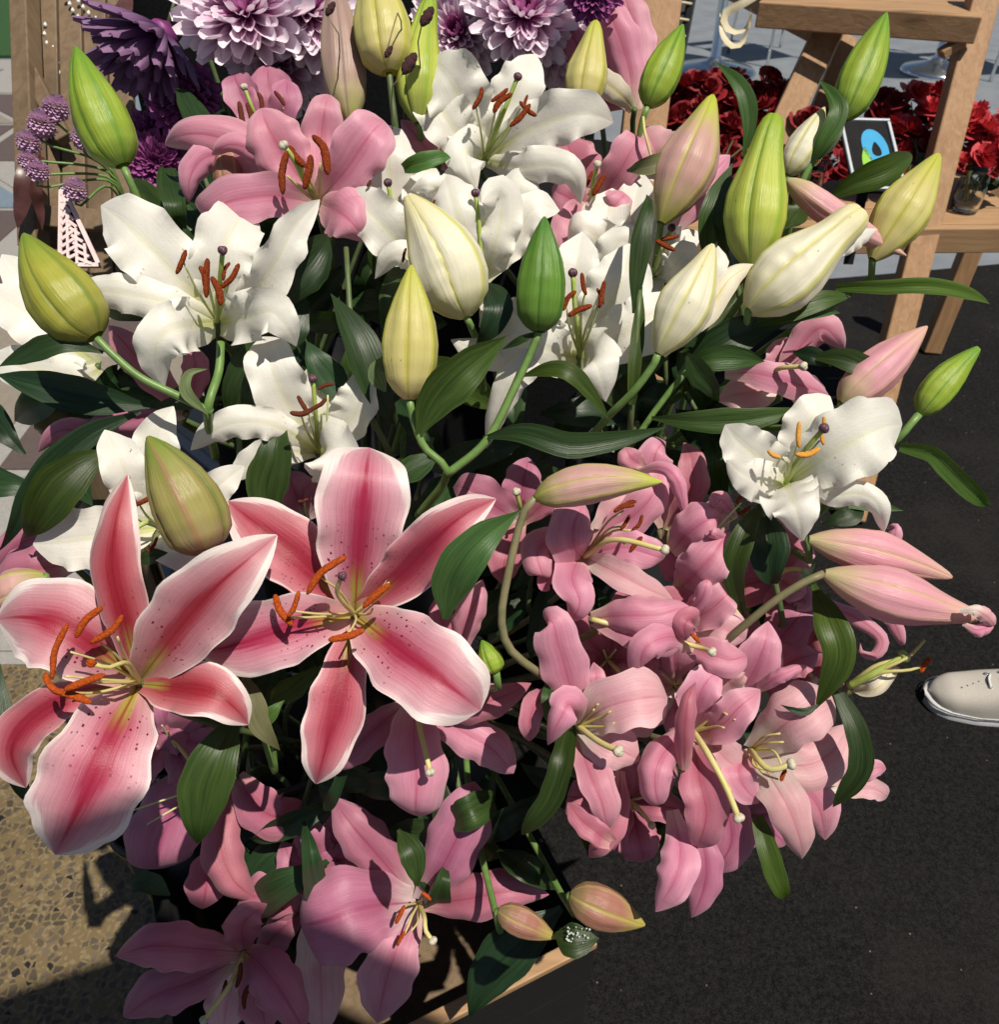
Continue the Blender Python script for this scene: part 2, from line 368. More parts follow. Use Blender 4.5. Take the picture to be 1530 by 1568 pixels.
M['bcream'] = bud_mat('bud_cream', (.62, .60, .36), (.80, .76, .60), (.76, .70, .42), (.62, .60, .16), (.60, .58, .14), stripe=.14, trans=.26)
M['bpink'] = bud_mat('bud_pink', (.34, .36, .07), (.58, .34, .31), (.48, .54, .05), (.52, .50, .10), (.52, .46, .14), stripe=.22, trans=.24)
M['brose'] = bud_mat('bud_rose', (.50, .46, .22), (.68, .32, .38), (.68, .42, .34), (.60, .42, .26), (.64, .38, .30), stripe=.25, trans=.22)
M['bdusk'] = bud_mat('bud_dusky', (.26, .20, .09), (.34, .15, .11), (.44, .38, .09), (.40, .36, .08), (.44, .30, .14), stripe=.25, trans=.18)
M['bmauve'] = bud_mat('bud_mauve_brown', (.46, .44, .16), (.40, .26, .23), (.33, .22, .20), (.28, .20, .16), (.40, .36, .18), stripe=.3, trans=.18)
M['stem'] = plain_mat('green_stem', (.10, .19, .045), (.15, .25, .07), 60, .42, .15)
M['stemdark'] = plain_mat('dark_stem', (.06, .10, .035), (.10, .13, .05), 60, .45, .15)
M['stembrown'] = plain_mat('brownish_stem', (.13, .13, .06), (.20, .17, .09), 60, .5, .15)
M['fila'] = plain_mat('filament', (.62, .66, .26), (.68, .70, .38), 80, .42, .05, trans=.25)
M['filay'] = plain_mat('yellow_filament', (.66, .58, .20), (.70, .64, .30), 80, .42, .05, trans=.25)
M['style'] = plain_mat('style_green', (.40, .54, .10), (.52, .62, .18), 80, .42, .05, trans=.2)
M['anther'] = plain_mat('rust_anther', (.10, .014, .004), (.27, .050, .010), 650, .9, 1.0, .0016, spec=.15)
M['antherorange'] = plain_mat('orange_anther', (.24, .032, .005), (.46, .085, .010), 650, .85, .9, .0014, spec=.15)
M['antherdark'] = plain_mat('brown_anther', (.07, .018, .010), (.13, .03, .012), 900, .85, .8, .001, spec=.2)
M['antheryel'] = plain_mat('amber_anther', (.50, .20, .03), (.62, .32, .06), 900, .8, .6, .001, spec=.2)
M['stigdark'] = plain_mat('purple_stigma', (.06, .025, .04), (.12, .05, .07), 400, .45, .4, .001)
M['stigpale'] = plain_mat('pale_stigma', (.40, .37, .27), (.52, .48, .38), 500, .5, .5, .001)
# ------------------------------------------------------------------ builders for the plants
MOUTHS = [P(420, 1120, 1.02), P(600, 760, 1.10), P(680, 1020, 1.04), P(460, 560, 1.20), P(980, 640, 1.10)]
def W4(pts, d0):
    out = []
    for q in pts:
        d = d0+(q[2] if len(q) > 2 else 0)*.0135
        out.append(np.append(P(q[0], q[1], d), d/FPX))
    return out
def to_bucket(p, lead):
    """a stem from p that leaves along lead and ends in the nearest bucket"""
    m = min(MOUTHS, key=lambda a: np.linalg.norm(a-p))
    return [p, p+lead*.04, (p+lead*.06)*.55+m*.45+np.array([0, 0, -.01]), m+np.array([rng.uniform(-.05, .05), rng.uniform(-.05, .05), -.05])]

class Flower:
    def __init__(s, label, mat, d0, base, cat='lily', name='lily_flower', stem='stemdark', anther='anther', fila='fila', group=None):
        s.d0 = d0; s.mat = mat; s.base = base; s.an = anther; s.fi = fila
        o = P(base[0], base[1], d0+base[2]*.0135)
        s.t = thing(name, label, cat, o, group)
        if stem:
            v, f, u = tube(to_bucket(o, nrm(o-CAM)*.7+np.array([0, 0, -.5])), .0030, .0038)
            mesh_obj('stem', v, f, M[stem], s.t, uvs=u)
    def p(s, W, pts, mat=None, name='petal', **kw):
        b = s.base; q = pts[0]; pts = list(pts)
        if math.hypot(q[0]-b[0], q[1]-b[1]) < 48 and abs(q[2]-b[2]) < 1.7:      # petals meet in the throat
            pts[0] = (.3*q[0]+.7*b[0], .3*q[1]+.7*b[1], b[2]+.3)
        mk = mat or s.mat; W = W*{'star': .90, 'stardeep': .86, 'white': .93}.get(mk, .86)
        if mk == 'white': kw['ruf'] = kw.get('ruf', 0)*1.5+.03; kw.setdefault('freq', 5)
        if mk in ('pink', 'pale', 'mauve', 'rose'):
            kw['ruf'] = kw.get('ruf', 0)*.7+.05; kw.setdefault('egr', (-.55, .12)); kw.setdefault('wav', .07)
        cu = kw.get('cup', .25)
        if not isinstance(cu, tuple) and mk != 'cream':
            dc = .28 if mk in ('pink', 'pale', 'mauve', 'rose') else .16
            kw['cup'] = (cu+dc, cu-dc)
        if mk in ('pink', 'pale', 'mauve', 'rose'): kw.setdefault('tip', rng.uniform(.08, .42))
        w4 = W4(pts, s.d0)
        v, f, u = blade(w4, W, **kw)
        mesh_obj(name, v, f, M[mat or s.mat], s.t, uvs=u); return s
    def s(s, pts, anther=None, r=1.1, mat=None):
        """stamen: filament through pts, anther between two pixel points"""
        b = s.base
        w = [q[:3] for q in W4([(b[0], b[1], b[2]-.4)]+list(pts), s.d0)]
        v, f, u = tube(w, .0013*r, .0007*r, 6, 12)
        fo = mesh_obj('stamen', v, f, M[s.fi], s.t, uvs=u)
        if anther:
            a = [q[:3] for q in W4(anther, s.d0)]
            L = np.linalg.norm(a[-1]-a[0]); rr = max(.0016, min(.0027, L*.115))*(1.25 if r > 1.3 else 1)
            if len(a) == 2: a = [a[0], (a[0]+a[1])/2+(rng.uniform(-.16, .16)*L)*UP+(rng.uniform(-.12, .12)*L)*RT, a[1]]
            v, f, u = spindle(a, [(0, rr*.35), (.08, rr*.85), (.3, rr), (.7, rr*1.05), (.92, rr*.8), (1, rr*.3)], 12, 20, .085, .36, rng.randint(1, 999))
            ao = mesh_obj('anther', v, f, M[mat or s.an], s.t, uvs=u); sub(ao, fo)
        return s
    def pi(s, pts, stig='stigdark', r=1.0, mat='style'):
        b = s.base
        w = [q[:3] for q in W4([(b[0], b[1], b[2]-.6)]+list(pts), s.d0)]
        v, f, u = tube(w, .0022*r, .0019*r, 8, 14)
        po = mesh_obj('pistil', v, f, M[mat], s.t, uvs=u)
        e = w[-1]; T = nrm(w[-1]-w[-2]); a = nrm(np.cross(T, [.3, .2, .9])); b2 = np.cross(T, a)
        vs_, fs_ = [], []
        for k in range(3):                      # three-lobed stigma
            th = k*2.094; c = e+(a*math.cos(th)+b2*math.sin(th))*.0012*r
            v, f, _ = spindle([c-T*.0030, c, c+T*.0034], [(0, .0012*r), (.25, .0026*r), (.6, .0030*r), (.9, .0019*r), (1, .0006)], 8, 7)
            fs_ += [tuple(i+len(vs_)*1 for i in q) for q in f]; vs_ += list(v)
        so_ = mesh_obj('stigma', np.array(vs_), fs_, M[stig], s.t); sub(so_, po)
        return s
    def leaf(s, W, pts, mat='leaf', **kw):
        kw.setdefault('prof', 'leaf'); kw.setdefault('cup', .12); kw.setdefault('fold', .14); kw.setdefault('groove', .02); kw.setdefault('wav', .03)
        kw.setdefault('twist', rng.uniform(-26, 26)); kw.setdefault('tip', rng.uniform(0, .3))
        w4 = W4(pts, s.d0); v, f, u = blade(w4, W*.80, nu=11, nv=22, **kw)
        mesh_obj('leaf', v, f, M[mat], s.t, uvs=u); return s
    def stem(s, pts, r=3.4, mat='stem', r1=None):
        v, f, u = tube([q[:3] for q in W4(pts, s.d0)], r*.001, (r1 or r)*.001, 8, 20)
        mesh_obj('stem', v, f, M[mat], s.t, uvs=u); return s

BP = {'std': [(0, .20), (.05, .52), (.14, .82), (.28, .98), (.42, 1), (.58, .88), (.74, .64), (.88, .36), (.96, .17), (1, .05)],
      'fat': [(0, .28), (.05, .62), (.14, .90), (.28, 1), (.45, .98), (.62, .82), (.78, .56), (.9, .32), (.97, .15), (1, .05)],
      'tap': [(0, .16), (.06, .38), (.16, .66), (.32, .94), (.46, 1), (.6, .86), (.76, .58), (.9, .33), (.97, .18), (1, .06)],
      'vase': [(0, .22), (.06, .5), (.16, .84), (.3, 1), (.45, .96), (.62, .74), (.78, .53), (.9, .38), (.97, .22), (1, .08)]}
class Bud(Flower):
    def __init__(s, label, mat, d0, base, tip, W, prof='std', ph=0.0, bend=0.0, dz=0.0, stem=None, smat='stem', group=None, open_=0.0, seam=.10, crk=0.0):
        Flower.__init__(s, label, mat, d0, (base[0], base[1], 0), 'flower bud', 'lily_bud', stem=None if stem else smat, group=group)
        if stem: s.stem([(base[0], base[1], 0)]+list(stem), 3.0, smat, 3.4)
        b = P(base[0], base[1], d0); t = P(tip[0], tip[1], d0+dz*.01)
        ax = t-b; L = np.linalg.norm(ax); side = nrm(np.cross(ax, FW))
        C = spline([b, b+ax*.35+side*bend*L, b+ax*.7+side*bend*L*.9, t], 30)[:, :3]
        Wm = W*d0/FPX; T = np.gradient(C, axis=0); T /= np.linalg.norm(T, axis=1)[:, None]
        front = nrm(-FW-(-FW@T[10])*T[10]); R = np.random.RandomState(rng.randint(1, 9999))
        for k in range(3):
            na, nb = 17, 30; vv = []; uu = []
            asy = R.uniform(-.12, .12); am = R.uniform(.88, 1.1)
            for i in range(nb):
                a = nrm(front-(front@T[i])*T[i]); c = np.cross(T[i], a); tt = i/(nb-1)
                r = Wm*np.interp(tt, [q[0] for q in BP[prof]], [q[1] for q in BP[prof]])
                flare = open_*max(0, tt-.72)**1.3*Wm*3
                for j in range(na):
                    q = j/(na-1)*2-1; th = q*math.radians(63)+ph+k*2.0944+asy*tt
                    rr = r*(1-seam*abs(q)**7*min(1, tt*6)+.050*math.exp(-(q/.13)**2)*math.sin(math.pi*min(1, tt*1.1))-.045*math.exp(-((abs(q)-.3)/.14)**2)*math.sin(math.pi*tt))
                    rr += flare*am
                    rr *= 1+crk*math.exp(-((abs(q)-.82)/.16)**2)*math.sin(46*tt+k*2+q*3)*math.sin(math.pi*tt)+.6*crk*math.sin(11*tt+7*q+k)*abs(q)
                    rr *= 1+.015*math.sin(9*tt+5*q+k*2)
                    vv.append(C[i]+rr*(math.cos(th)*a+math.sin(th)*c)+T[i]*(-.02*Wm*abs(q)**3*(1 if tt > .9 else 0)))
                    uu.append((j/(na-1), tt))
            mesh_obj('tepal', np.array(vv), grid_faces(nb, na), M[mat], s.t, uvs=np.array(uu))
class Spray(Flower):
    """a leafy stem"""
    def __init__(s, label, d0, pts, r=3.4, mat='stemdark', cat='leafy stem'):
        s.d0 = d0; q = pts[0]; s.base = (q[0], q[1], q[2] if len(q) > 2 else 0)
        s.t = thing('lily_sprig', label, cat, P(q[0], q[1], d0+s.base[2]*.01)); s.mat = 'leaf'; s.an = 'anther'; s.fi = 'fila'
        w = [a[:3] for a in W4(pts, d0)]
        m = min(MOUTHS, key=lambda a: np.linalg.norm(a-w[0]))
        w = [m+np.array([rng.uniform(-.04, .04), rng.uniform(-.04, .04), -.05]), (m+w[0])/2]+w
        v, f, u = tube(w, r*.0011, r*.0007, 8, 24); mesh_obj('stem', v, f, M[mat], s.t, uvs=u)

# ------------------------------------------------------------------ the blooms
# stargazers
A = Flower('crimson-centred white-edged open lily just right of its spotted twin', 'star', .66, (543, 940, 2.6), anther='antherorange', fila='filay', group='spotted pink lilies')
A.p(56, [(538, 965, 2.4), (524, 1040, 1.2), (508, 1110, .6), (493, 1168, .8), (481, 1211, 1.6)], 'stardeep', ruf=.08, cup=.2)
A.p(66, [(524, 915, 2.4), (470, 865, .8), (420, 822, .2), (378, 790, .4), (343, 762, 1.2)], 'stardeep', ruf=.10, cup=.2)
A.p(60, [(566, 915, 2.2), (618, 878, .2), (670, 822, -1.2), (715, 785, -1.2), (762, 764, -.4)], 'stardeep', ruf=.12, cup=.35, roll=8)
A.p(80, [(546, 925, 2.2), (548, 860, .4), (554, 790, -1.0), (561, 722, -1.0), (567, 678, 1.4)], prof='blunt', ruf=.07, cup=.12)
A.p(70, [(524, 946, 2.2), (468, 956, -.2), (405, 975, -1.0), (350, 990, -.6), (298, 1000, .8)], ruf=.07, cup=.18, roll=-8)
A.p(80, [(552, 950, 2.2), (600, 985, -.6), (655, 1025, -1.8), (705, 1062, -1.8), (742, 1092, -.8)], prof='blunt', ruf=.08, cup=.15)
A.s([(520, 905, -1.5), (492, 885, -3)], [(530, 852, -3.6), (470, 910, -3.6)])
A.s([(490, 940, -1.5), (445, 935, -3)], [(458, 905, -3.2), (440, 945, -3.2)])
A.s([(480, 945, -1), (440, 945, -2.6)], [(421, 910, -2.6), (448, 958, -2.6)])
A.s([(556, 932, 0), (575, 915, -1.5)], [(597, 894, -2), (556, 930, -2)])
A.s([(545, 950, 0), (535, 968, -1.5)], [(503, 980, -1.8), (558, 964, -1.8)])
A.pi([(528, 925, -1), (516, 905, -2.6), (524, 882, -3.6)], 'stigdark', .9, 'filay')
for k, q in enumerate([(585, 900), (510, 940), (565, 940)]):
    A.s([q+(0.4,), (q[0]+(q[0]-543)*.25, q[1]-8, -.4)])

B = Flower('crimson-centred white-edged open lily beside the speckled floor', 'star', .63, (214, 1044, 2.6), anther='antherorange', fila='filay', group='spotted pink lilies')
B.p(46, [(190, 1058, 2.4), (110, 1068, .9), (52, 1098, 1.0), (18, 1150, 1.6), (42, 1214, 3.2)], 'stardeep', ruf=.08, cup=.3)
B.p(52, [(213, 1020, 2.4), (192, 950, .4), (172, 870, -.6), (178, 795, -.6), (200, 724, .6)], 'stardeep', ruf=.06, cup=.45, roll=14)
B.p(54, [(226, 1056, 2.2), (278, 1052, .5), (325, 1060, 0), (362, 1086, .3), (385, 1113, 1.0)], 'stardeep', ruf=.12, cup=.25, roll=-10)
B.p(82, [(198, 1032, 2.2), (140, 985, .4), (88, 955, -.2), (38, 945, .2), (-16, 948, 1.2)], ruf=.06, cup=.12)
B.p(76, [(220, 1030, 2.2), (270, 968, -.6), (325, 905, -2.2), (378, 858, -2.4), (426, 818, -1.2)], ruf=.05, cup=.25, roll=6)
B.p(92, [(205, 1064, 2.2), (172, 1125, -.6), (143, 1190, -2.0), (112, 1255, -1.8), (80, 1315, -.2)], prof='lily', ruf=.09, cup=.1)
B.s([(180, 1005, -1), (155, 985, -2.6)], [(157, 929, -3.0), (116, 976, -3.0)])
B.s([(190, 1000, -1), (180, 975, -2.8)], [(188, 942, -3.2), (138, 984, -3.2)])
B.s([(160, 1015, -.5), (108, 998, -2.4)], [(104, 955, -2.8), (80, 1040, -2.8)])
B.s([(150, 1040, -.5), (100, 1035, -2)], [(68, 1030, -2.4), (95, 1062, -2.4)])
B.s([(160, 1045, -1), (125, 1045, -2.6)], [(160, 1033, -2.8), (98, 1056, -2.8)])
B.s([(150, 1060, 0), (105, 1060, -2)], [(78, 1056, -2.2), (140, 1076, -2.2)])
B.pi([(195, 1015, -1.5), (165, 1022, -3), (140, 1015, -3.6)], 'antherorange', .8, 'filay')

# whites
C = Flower('white frilled lily beside the lattice panel, rust stamens upright', 'white', .70, (332, 492, 2.8))
C.p(56, [(336, 470, 2.8), (336, 425, 1.4), (345, 378, .9), (362, 342, 1.4), (378, 312, 3)], ruf=.10, cup=.22)
C.p(62, [(322, 476, 2.6), (278, 428, .6), (228, 376, -.6), (188, 338, -.4), (152, 314, 1.0)], ruf=.14, cup=.12)
C.p(40, [(346, 474, 2.6), (392, 446, .4), (426, 398, -.8), (452, 348, -.8), (490, 306, .2)], ruf=.18, cup=.35, roll=20)
C.p(36, [(325, 494, 2.4), (272, 468, -.2), (205, 452, -1), (150, 446, -.4), (96, 462, 1.4)], ruf=.12, cup=-.25)
C.p(44, [(345, 500, 2.0), (384, 484, -.8), (414, 476, -1.6), (440, 502, -1.2), (456, 534, 0)], ruf=.30, freq=4, cup=.1, prof='front')
C.p(48, [(322, 502, 2.0), (278, 500, -1.0), (244, 518, -1.8), (238, 556, -1.0), (252, 596, .6)], ruf=.16, cup=-.25, prof='front')
C.s([(305, 450, -1), (281, 402, -3)], [(285, 383, -3.2), (270, 420, -3.2)])
C.s([(324, 455, -1), (318, 430, -3)], [(318, 396, -3.3), (316, 456, -3.3)])
C.s([(331, 460, -1), (331, 445, -3)], [(324, 424, -3.5), (338, 468, -3.5)])
C.s([(342, 450, -1), (350, 432, -2.6)], [(366, 404, -3), (337, 442, -3)])
C.s([(345, 455, 0), (352, 425, -2)], [(352, 402, -2.4), (342, 430, -2.4)])
C.s([(322, 452, 0), (310, 425, -2)], [(306, 408, -2), (314, 440, -2.4)])
C.pi([(336, 440, -1.5), (341, 384, -3.4)])

D = Flower('shaded white lily with dark brown anthers above the crimson-striped bloom', 'white', .72, (488, 692, 2.8), anther='antherdark')
D.p(48, [(492, 668, 3.4), (496, 615, 2.4), (502, 575, 2.2), (510, 545, 3)], ruf=.08, cup=.3)
D.p(50, [(480, 676, 2.8), (446, 626, .6), (420, 574, -.6), (410, 540, -.4), (400, 512, 1)], ruf=.10, cup=.25)
D.p(44, [(498, 678, 2.6), (538, 640, .8), (553, 594, .2), (546, 560, 1.0)], ruf=.10, cup=.4, roll=-20)
D.p(32, [(478, 688, 2.4), (430, 656, -.2), (380, 646, -1), (330, 658, -.6), (288, 694, 1)], ruf=.2, cup=-.3)
D.p(28, [(475, 694, 2.0), (425, 694, .6), (388, 706, .2), (350, 738, 1)], ruf=.08, cup=.1)
D.p(58, [(492, 690, 2.0), (505, 690, -1.6), (518, 712, -2.2), (522, 744, -.4)], ruf=.12, cup=.25, prof='front')
D.s([(470, 660, -1), (462, 638, -2.8)], [(444, 632, -3), (480, 626, -3)])
D.s([(478, 655, -1), (470, 622, -2.6)], [(456, 606, -2.8), (472, 632, -2.8)])
D.s([(492, 655, -1), (492, 632, -2.8)], [(500, 610, -3), (474, 628, -3)])
D.s([(500, 650, -1), (502, 605, -2)], [(486, 596, -2.2), (512, 588, -2.2)])
D.pi([(484, 640, -1.5), (479, 580, -3.2)])

E = Flower('white lily half hidden behind the brownish olive bud and crimson petals', 'white', .70, (244, 808, 2.8))
E.p(44, [(240, 790, 2.8), (236, 725, 1.4), (242, 664, .9), (266, 622, 1.4)], ruf=.16, cup=.3)
E.p(42, [(230, 795, 2.6), (202, 742, .6), (180, 696, -.2), (160, 656, .4)], ruf=.14, cup=.3)
E.p(56, [(232, 812, 2.6), (170, 820, .6), (110, 828, 0), (50, 834, .8)], ruf=.06, cup=.2)
E.p(36, [(254, 800, 2.4), (308, 765, .2), (345, 735, -.4), (380, 712, .6)], ruf=.2, cup=.2)
E.p(40, [(246, 818, 2.2), (275, 838, .2), (308, 850, .4), (345, 870, 1)], ruf=.1, cup=.1)
E.s([(220, 800, 0), (204, 790, -1.5)], [(207, 765, -1.8), (199, 802, -1.8)])
E.s([(225, 790, 0), (215, 775, -1)], [(205, 774, -1.4), (234, 758, -1.4)])
E.s([(235, 820, 0), (232, 836, -1.5)], [(241, 822, -1.8), (226, 846, -1.8)])
E.pi([(225, 800, -.8), (198, 815, -2)], 'stigpale')

F = Flower('topmost white lily, sunlit, below the white-tipped mums', 'white', .79, (742, 244, 2.6))
F.p(46, [(746, 228, 3.2), (776, 170, 2.2), (800, 124, 1.6), (822, 80, 2.2)], ruf=.12, cup=.25)
F.p(60, [(736, 232, 3), (712, 172, 1.2), (688, 122, 0), (656, 88, .8)], ruf=.22, freq=4, cup=.2)
F.p(48, [(738, 238, 2.8), (700, 205, 1.4), (672, 160, 1), (648, 118, 2)], ruf=.15, cup=.2)
F.p(46, [(750, 242, 2.4), (800, 206, .4), (852, 182, -.8), (900, 174, -1), (942, 188, .5)], ruf=.14, cup=.2)
F.p(34, [(748, 250, 2.2), (792, 256, -.2), (842, 252, -1.4), (880, 270, -1.6), (890, 318, 0)], ruf=.2, cup=-.35)
F.p(40, [(738, 246, 2.0), (718, 232, -.8), (716, 254, -2.0), (730, 292, -1.4)], ruf=.10, cup=-.2, prof='front')
F.s([(736, 200, -1), (728, 160, -2.8)], [(738, 134, -3), (724, 168, -3)])
F.s([(752, 200, -1), (760, 165, -2.6)], [(778, 136, -2.8), (752, 156, -2.8)])
F.s([(754, 205, -1), (770, 162, -2.8)], [(784, 144, -3), (756, 173, -3)])
F.s([(765, 215, -1), (785, 185, -2.6)], [(812, 160, -2.8), (781, 194, -2.8)])
F.s([(762, 212, 0), (796, 178, -2)], [(796, 156, -2.4), (822, 178, -2.4)])
F.s([(770, 215, 0), (798, 165, -2)], [(808, 146, -2.2), (802, 170, -2.2)])
F.pi([(760, 200, -1), (793, 118, -3)])

G = Flower('shaded white trumpet lily seen side-on below the topmost white lily', 'white', .745, (738, 432, 1.8), stem='stem')
G.p(44, [(736, 405, 4.6), (706, 325, 4.4), (694, 248, 4.0)], ruf=.10, cup=.3)
G.p(46, [(746, 420, 4.0), (780, 340, 3.4), (800, 285, 2.8), (815, 255, 3.4)], ruf=.10, cup=.3)
G.p(40, [(745, 432, 2.0), (786, 362, .8), (820, 318, 0), (858, 322, .8)], ruf=.12, cup=.2, roll=-20)
G.p(48, [(735, 432, 1.8), (716, 380, .2), (700, 330, -.8), (688, 288, -.6), (678, 262, .8)], ruf=.14, cup=-.25)
G.p(40, [(740, 432, 1.6), (756, 380, -.2), (768, 330, -.8), (766, 298, -1.4), (740, 310, -2)], ruf=.16, cup=-.3, prof='blunt')
G.p(34, [(728, 432, 2.2), (700, 390, 1), (672, 345, .8), (655, 290, 1.6)], ruf=.16, cup=-.2)
G.pi([(735, 360, -.2), (728, 296, -1.4)])
G.s([(745, 350, 0), (745, 305, 0)], [(752, 296, 0), (738, 310, 0)], mat='antherdark')

H = Flower('white lily leaning on the rose-pink bloom, dark stigma showing', 'white', .755, (640, 412, 2.2), stem='stem')
H.p(56, [(610, 350, 4.2), (600, 285, 3.2), (598, 235, 2.6), (618, 196, 3.4)], ruf=.08, cup=.25)
H.p(40, [(630, 360, 4), (650, 300, 2.6), (668, 258, 2.6)], ruf=.12, cup=.3)
H.p(46, [(638, 408, 2.2), (606, 366, -.2), (568, 326, -1), (532, 290, .2)], ruf=.18, freq=4, cup=.15)
H.p(26, [(660, 330, 2), (672, 296, 0), (655, 285, -.8), (628, 292, 0)], ruf=.2, cup=-.4, prof='front')
H.p(28, [(690, 440, 1.6), (650, 402, -.6), (604, 392, -1.2), (574, 428, .2)], ruf=.12, cup=-.4)
H.p(30, [(655, 420, 2), (640, 365, .6), (645, 322, .2), (660, 285, 1)], ruf=.22, cup=.2)
H.s([(620, 340, 0), (598, 300, -1)], [(568, 276, -1), (562, 286, -1)], mat='antherdark')
H.s([(625, 400, -1), (618, 395, -1.6)], [(622, 380, -1.8), (617, 402, -1.8)], mat='antherdark')
H.s([(655, 350, 0), (668, 310, -1)], [(666, 306, -1.2), (662, 324, -1.2)], mat='antherdark')
H.pi([(605, 330, -.5), (594, 280, -1.6)])

I = Flower('sunlit white lily right of the dark green bud, anthers clustered', 'white', .70, (888, 545, 2.8), stem='stem')
I.p(48, [(885, 530, 3.4), (880, 465, 2.2), (884, 405, 1.6), (892, 355, 2.2)], ruf=.12, cup=.25)
I.p(60, [(892, 532, 3.0), (930, 475, 1.4), (954, 424, .8), (964, 372, 1.4)], ruf=.10, cup=.25)
I.p(52, [(896, 542, 2.6), (950, 516, .4), (1000, 486, 0), (1045, 445, .8)], ruf=.10, cup=.15)
I.p(52, [(880, 540, 2.6), (826, 522, .4), (775, 492, -.2), (738, 452, 1)], ruf=.14, cup=.15)
I.p(30, [(878, 548, 2.2), (832, 548, -1.0), (792, 572, -1.4), (764, 622, -.2), (742, 690, 1.6)], ruf=.14, cup=-.35)
I.p(46, [(880, 552, 2), (840, 535, -1), (800, 520, -1), (740, 540, 0), (690, 520, .6)], ruf=.2, cup=-.1)
I.p(50, [(892, 552, 2.0), (908, 548, -1.6), (920, 572, -2.2), (928, 616, -1)], ruf=.12, cup=-.15, prof='front')
I.s([(872, 500, -1), (868, 470, -2.6)], [(882, 446, -2.8), (862, 476, -2.8)])
I.s([(888, 490, -1), (896, 450, -2.6)], [(891, 418, -2.8), (898, 452, -2.8)])
I.s([(890, 500, -1), (890, 480, -3)], [(870, 484, -3.2), (907, 468, -3.2)])
I.s([(898, 500, -1), (914, 468, -2.6)], [(926, 430, -2.8), (918, 472, -2.8)])
I.s([(904, 505, -1), (916, 470, -2.2)], [(914, 442, -2.5), (924, 466, -2.5)])
I.pi([(882, 490, -1.5), (877, 418, -3)])

J = Flower('crumpled white lily with folded ruffles beneath the tall pink bud', 'white', .79, (948, 430, 2.8))
J.p(44, [(955, 420, 3), (966, 340, 1.2), (985, 262, 1.8)], ruf=.2, cup=.25)
J.p(46, [(945, 420, 2.8), (930, 350, .8), (938, 285, 1.4)], ruf=.3, freq=4, cup=.25)
J.p(40, [(938, 420, 2.4), (918, 372, .2), (892, 350, -.6), (866, 372, .4)], ruf=.3, freq=4, cup=-.2)
J.p(38, [(945, 430, 2.4), (935, 405, -.6), (950, 370, -1.4), (985, 385, -1)], ruf=.25, cup=-.2)
J.p(40, [(958, 430, 2.6), (995, 390, .8), (1010, 330, 1), (1005, 285, 2)], ruf=.2, cup=.2)
K = Flower('small white lily tucked between pink bud and cream bud', 'white', .78, (1002, 420, 2.6))
K.p(30, [(1005, 410, 3), (1022, 370, 1.6), (1036, 335, 2)], ruf=.15, cup=.3)
K.p(26, [(1010, 415, 2.6), (1045, 375, 1), (1070, 352, 1.6)], ruf=.2, cup=.2)
K.p(34, [(1004, 425, 2.2), (1030, 410, -.6), (1052, 388, -.8), (1066, 408, 0)], ruf=.25, cup=-.2)
K.p(36, [(998, 425, 2.2), (990, 455, -.6), (992, 490, -.6), (1000, 520, .4)], ruf=.12, cup=.1)
K.s([(1010, 395, -1), (1015, 375, -2)], [(1012, 367, -2.2), (1040, 361, -2.2)])
K.s([(1010, 400, -1), (1012, 385, -2)], [(1004, 368, -2.4), (1034, 384, -2.4)])
K.pi([(1012, 385, -1), (1029, 349, -2.2)])

L = Flower('brilliant white lily on the dark carpet side with amber anthers', 'white', .64, (1204, 738, 2.6), anther='antheryel', stem='stem')
L.p(42, [(1206, 725, 3.2), (1222, 685, 2.2), (1244, 636, 1.6), (1274, 604, 2.2)], ruf=.10, cup=.25)
L.p(44, [(1200, 730, 2.8), (1166, 704, 1.2), (1132, 676, 1), (1108, 648, 2)], ruf=.16, cup=.2)
L.p(66, [(1213, 732, 2.4), (1262, 700, .2), (1312, 672, -.8), (1356, 652, -.6), (1392, 650, .6)], ruf=.08, cup=.15)
L.p(38, [(1198, 744, 2.4), (1168, 738, -.2), (1136, 724, -.8), (1112, 704, .2)], ruf=.16, cup=-.1)
L.p(24, [(1214, 746, 2.4), (1270, 758, .2), (1318, 756, -.6), (1346, 776, -.6), (1353, 822, 1.2)], ruf=.16, cup=-.4)
L.p(50, [(1205, 748, 2.0), (1212, 760, -1.2), (1222, 786, -2), (1229, 832, -1)], ruf=.2, cup=-.1, prof='front')
L.s([(1212, 710, -1), (1222, 680, -2.6)], [(1224, 646, -2.8), (1224, 686, -2.8)])
L.s([(1220, 712, -1), (1236, 692, -2.6)], [(1256, 686, -2.8), (1218, 696, -2.8)])
L.s([(1225, 710, -.5), (1255, 675, -2)], [(1258, 660, -2.2), (1262, 682, -2.2)])
L.s([(1222, 705, -.5), (1258, 660, -2)], [(1262, 638, -2.2), (1264, 652, -2.2)])
L.s([(1205, 710, -.5), (1192, 700, -2)], [(1176, 690, -2.2), (1196, 700, -2.2)])
L.pi([(1225, 700, -1.5), (1262, 656, -3.2)])

Mw = Flower('dull white lily at the paving side behind the fat olive bud', 'white', .79, (150, 560, 2.4))
Mw.p(50, [(150, 555, 2.6), (95, 520, .8), (40, 478, 0), (-20, 440, .6)], ruf=.10, cup=.2)
Mw.p(42, [(145, 565, 2.4), (90, 570, .8), (30, 560, .4), (-20, 545, 1)], ruf=.10, cup=.15)
Mw.p(40, [(120, 540, 3.4), (70, 470, 2.4), (30, 420, 2), (0, 385, 2.6)], ruf=.10, cup=.2)
Mw.p(34, [(160, 575, 2), (130, 580, .4), (100, 572, .2), (60, 590, 1)], ruf=.08, cup=-.2)

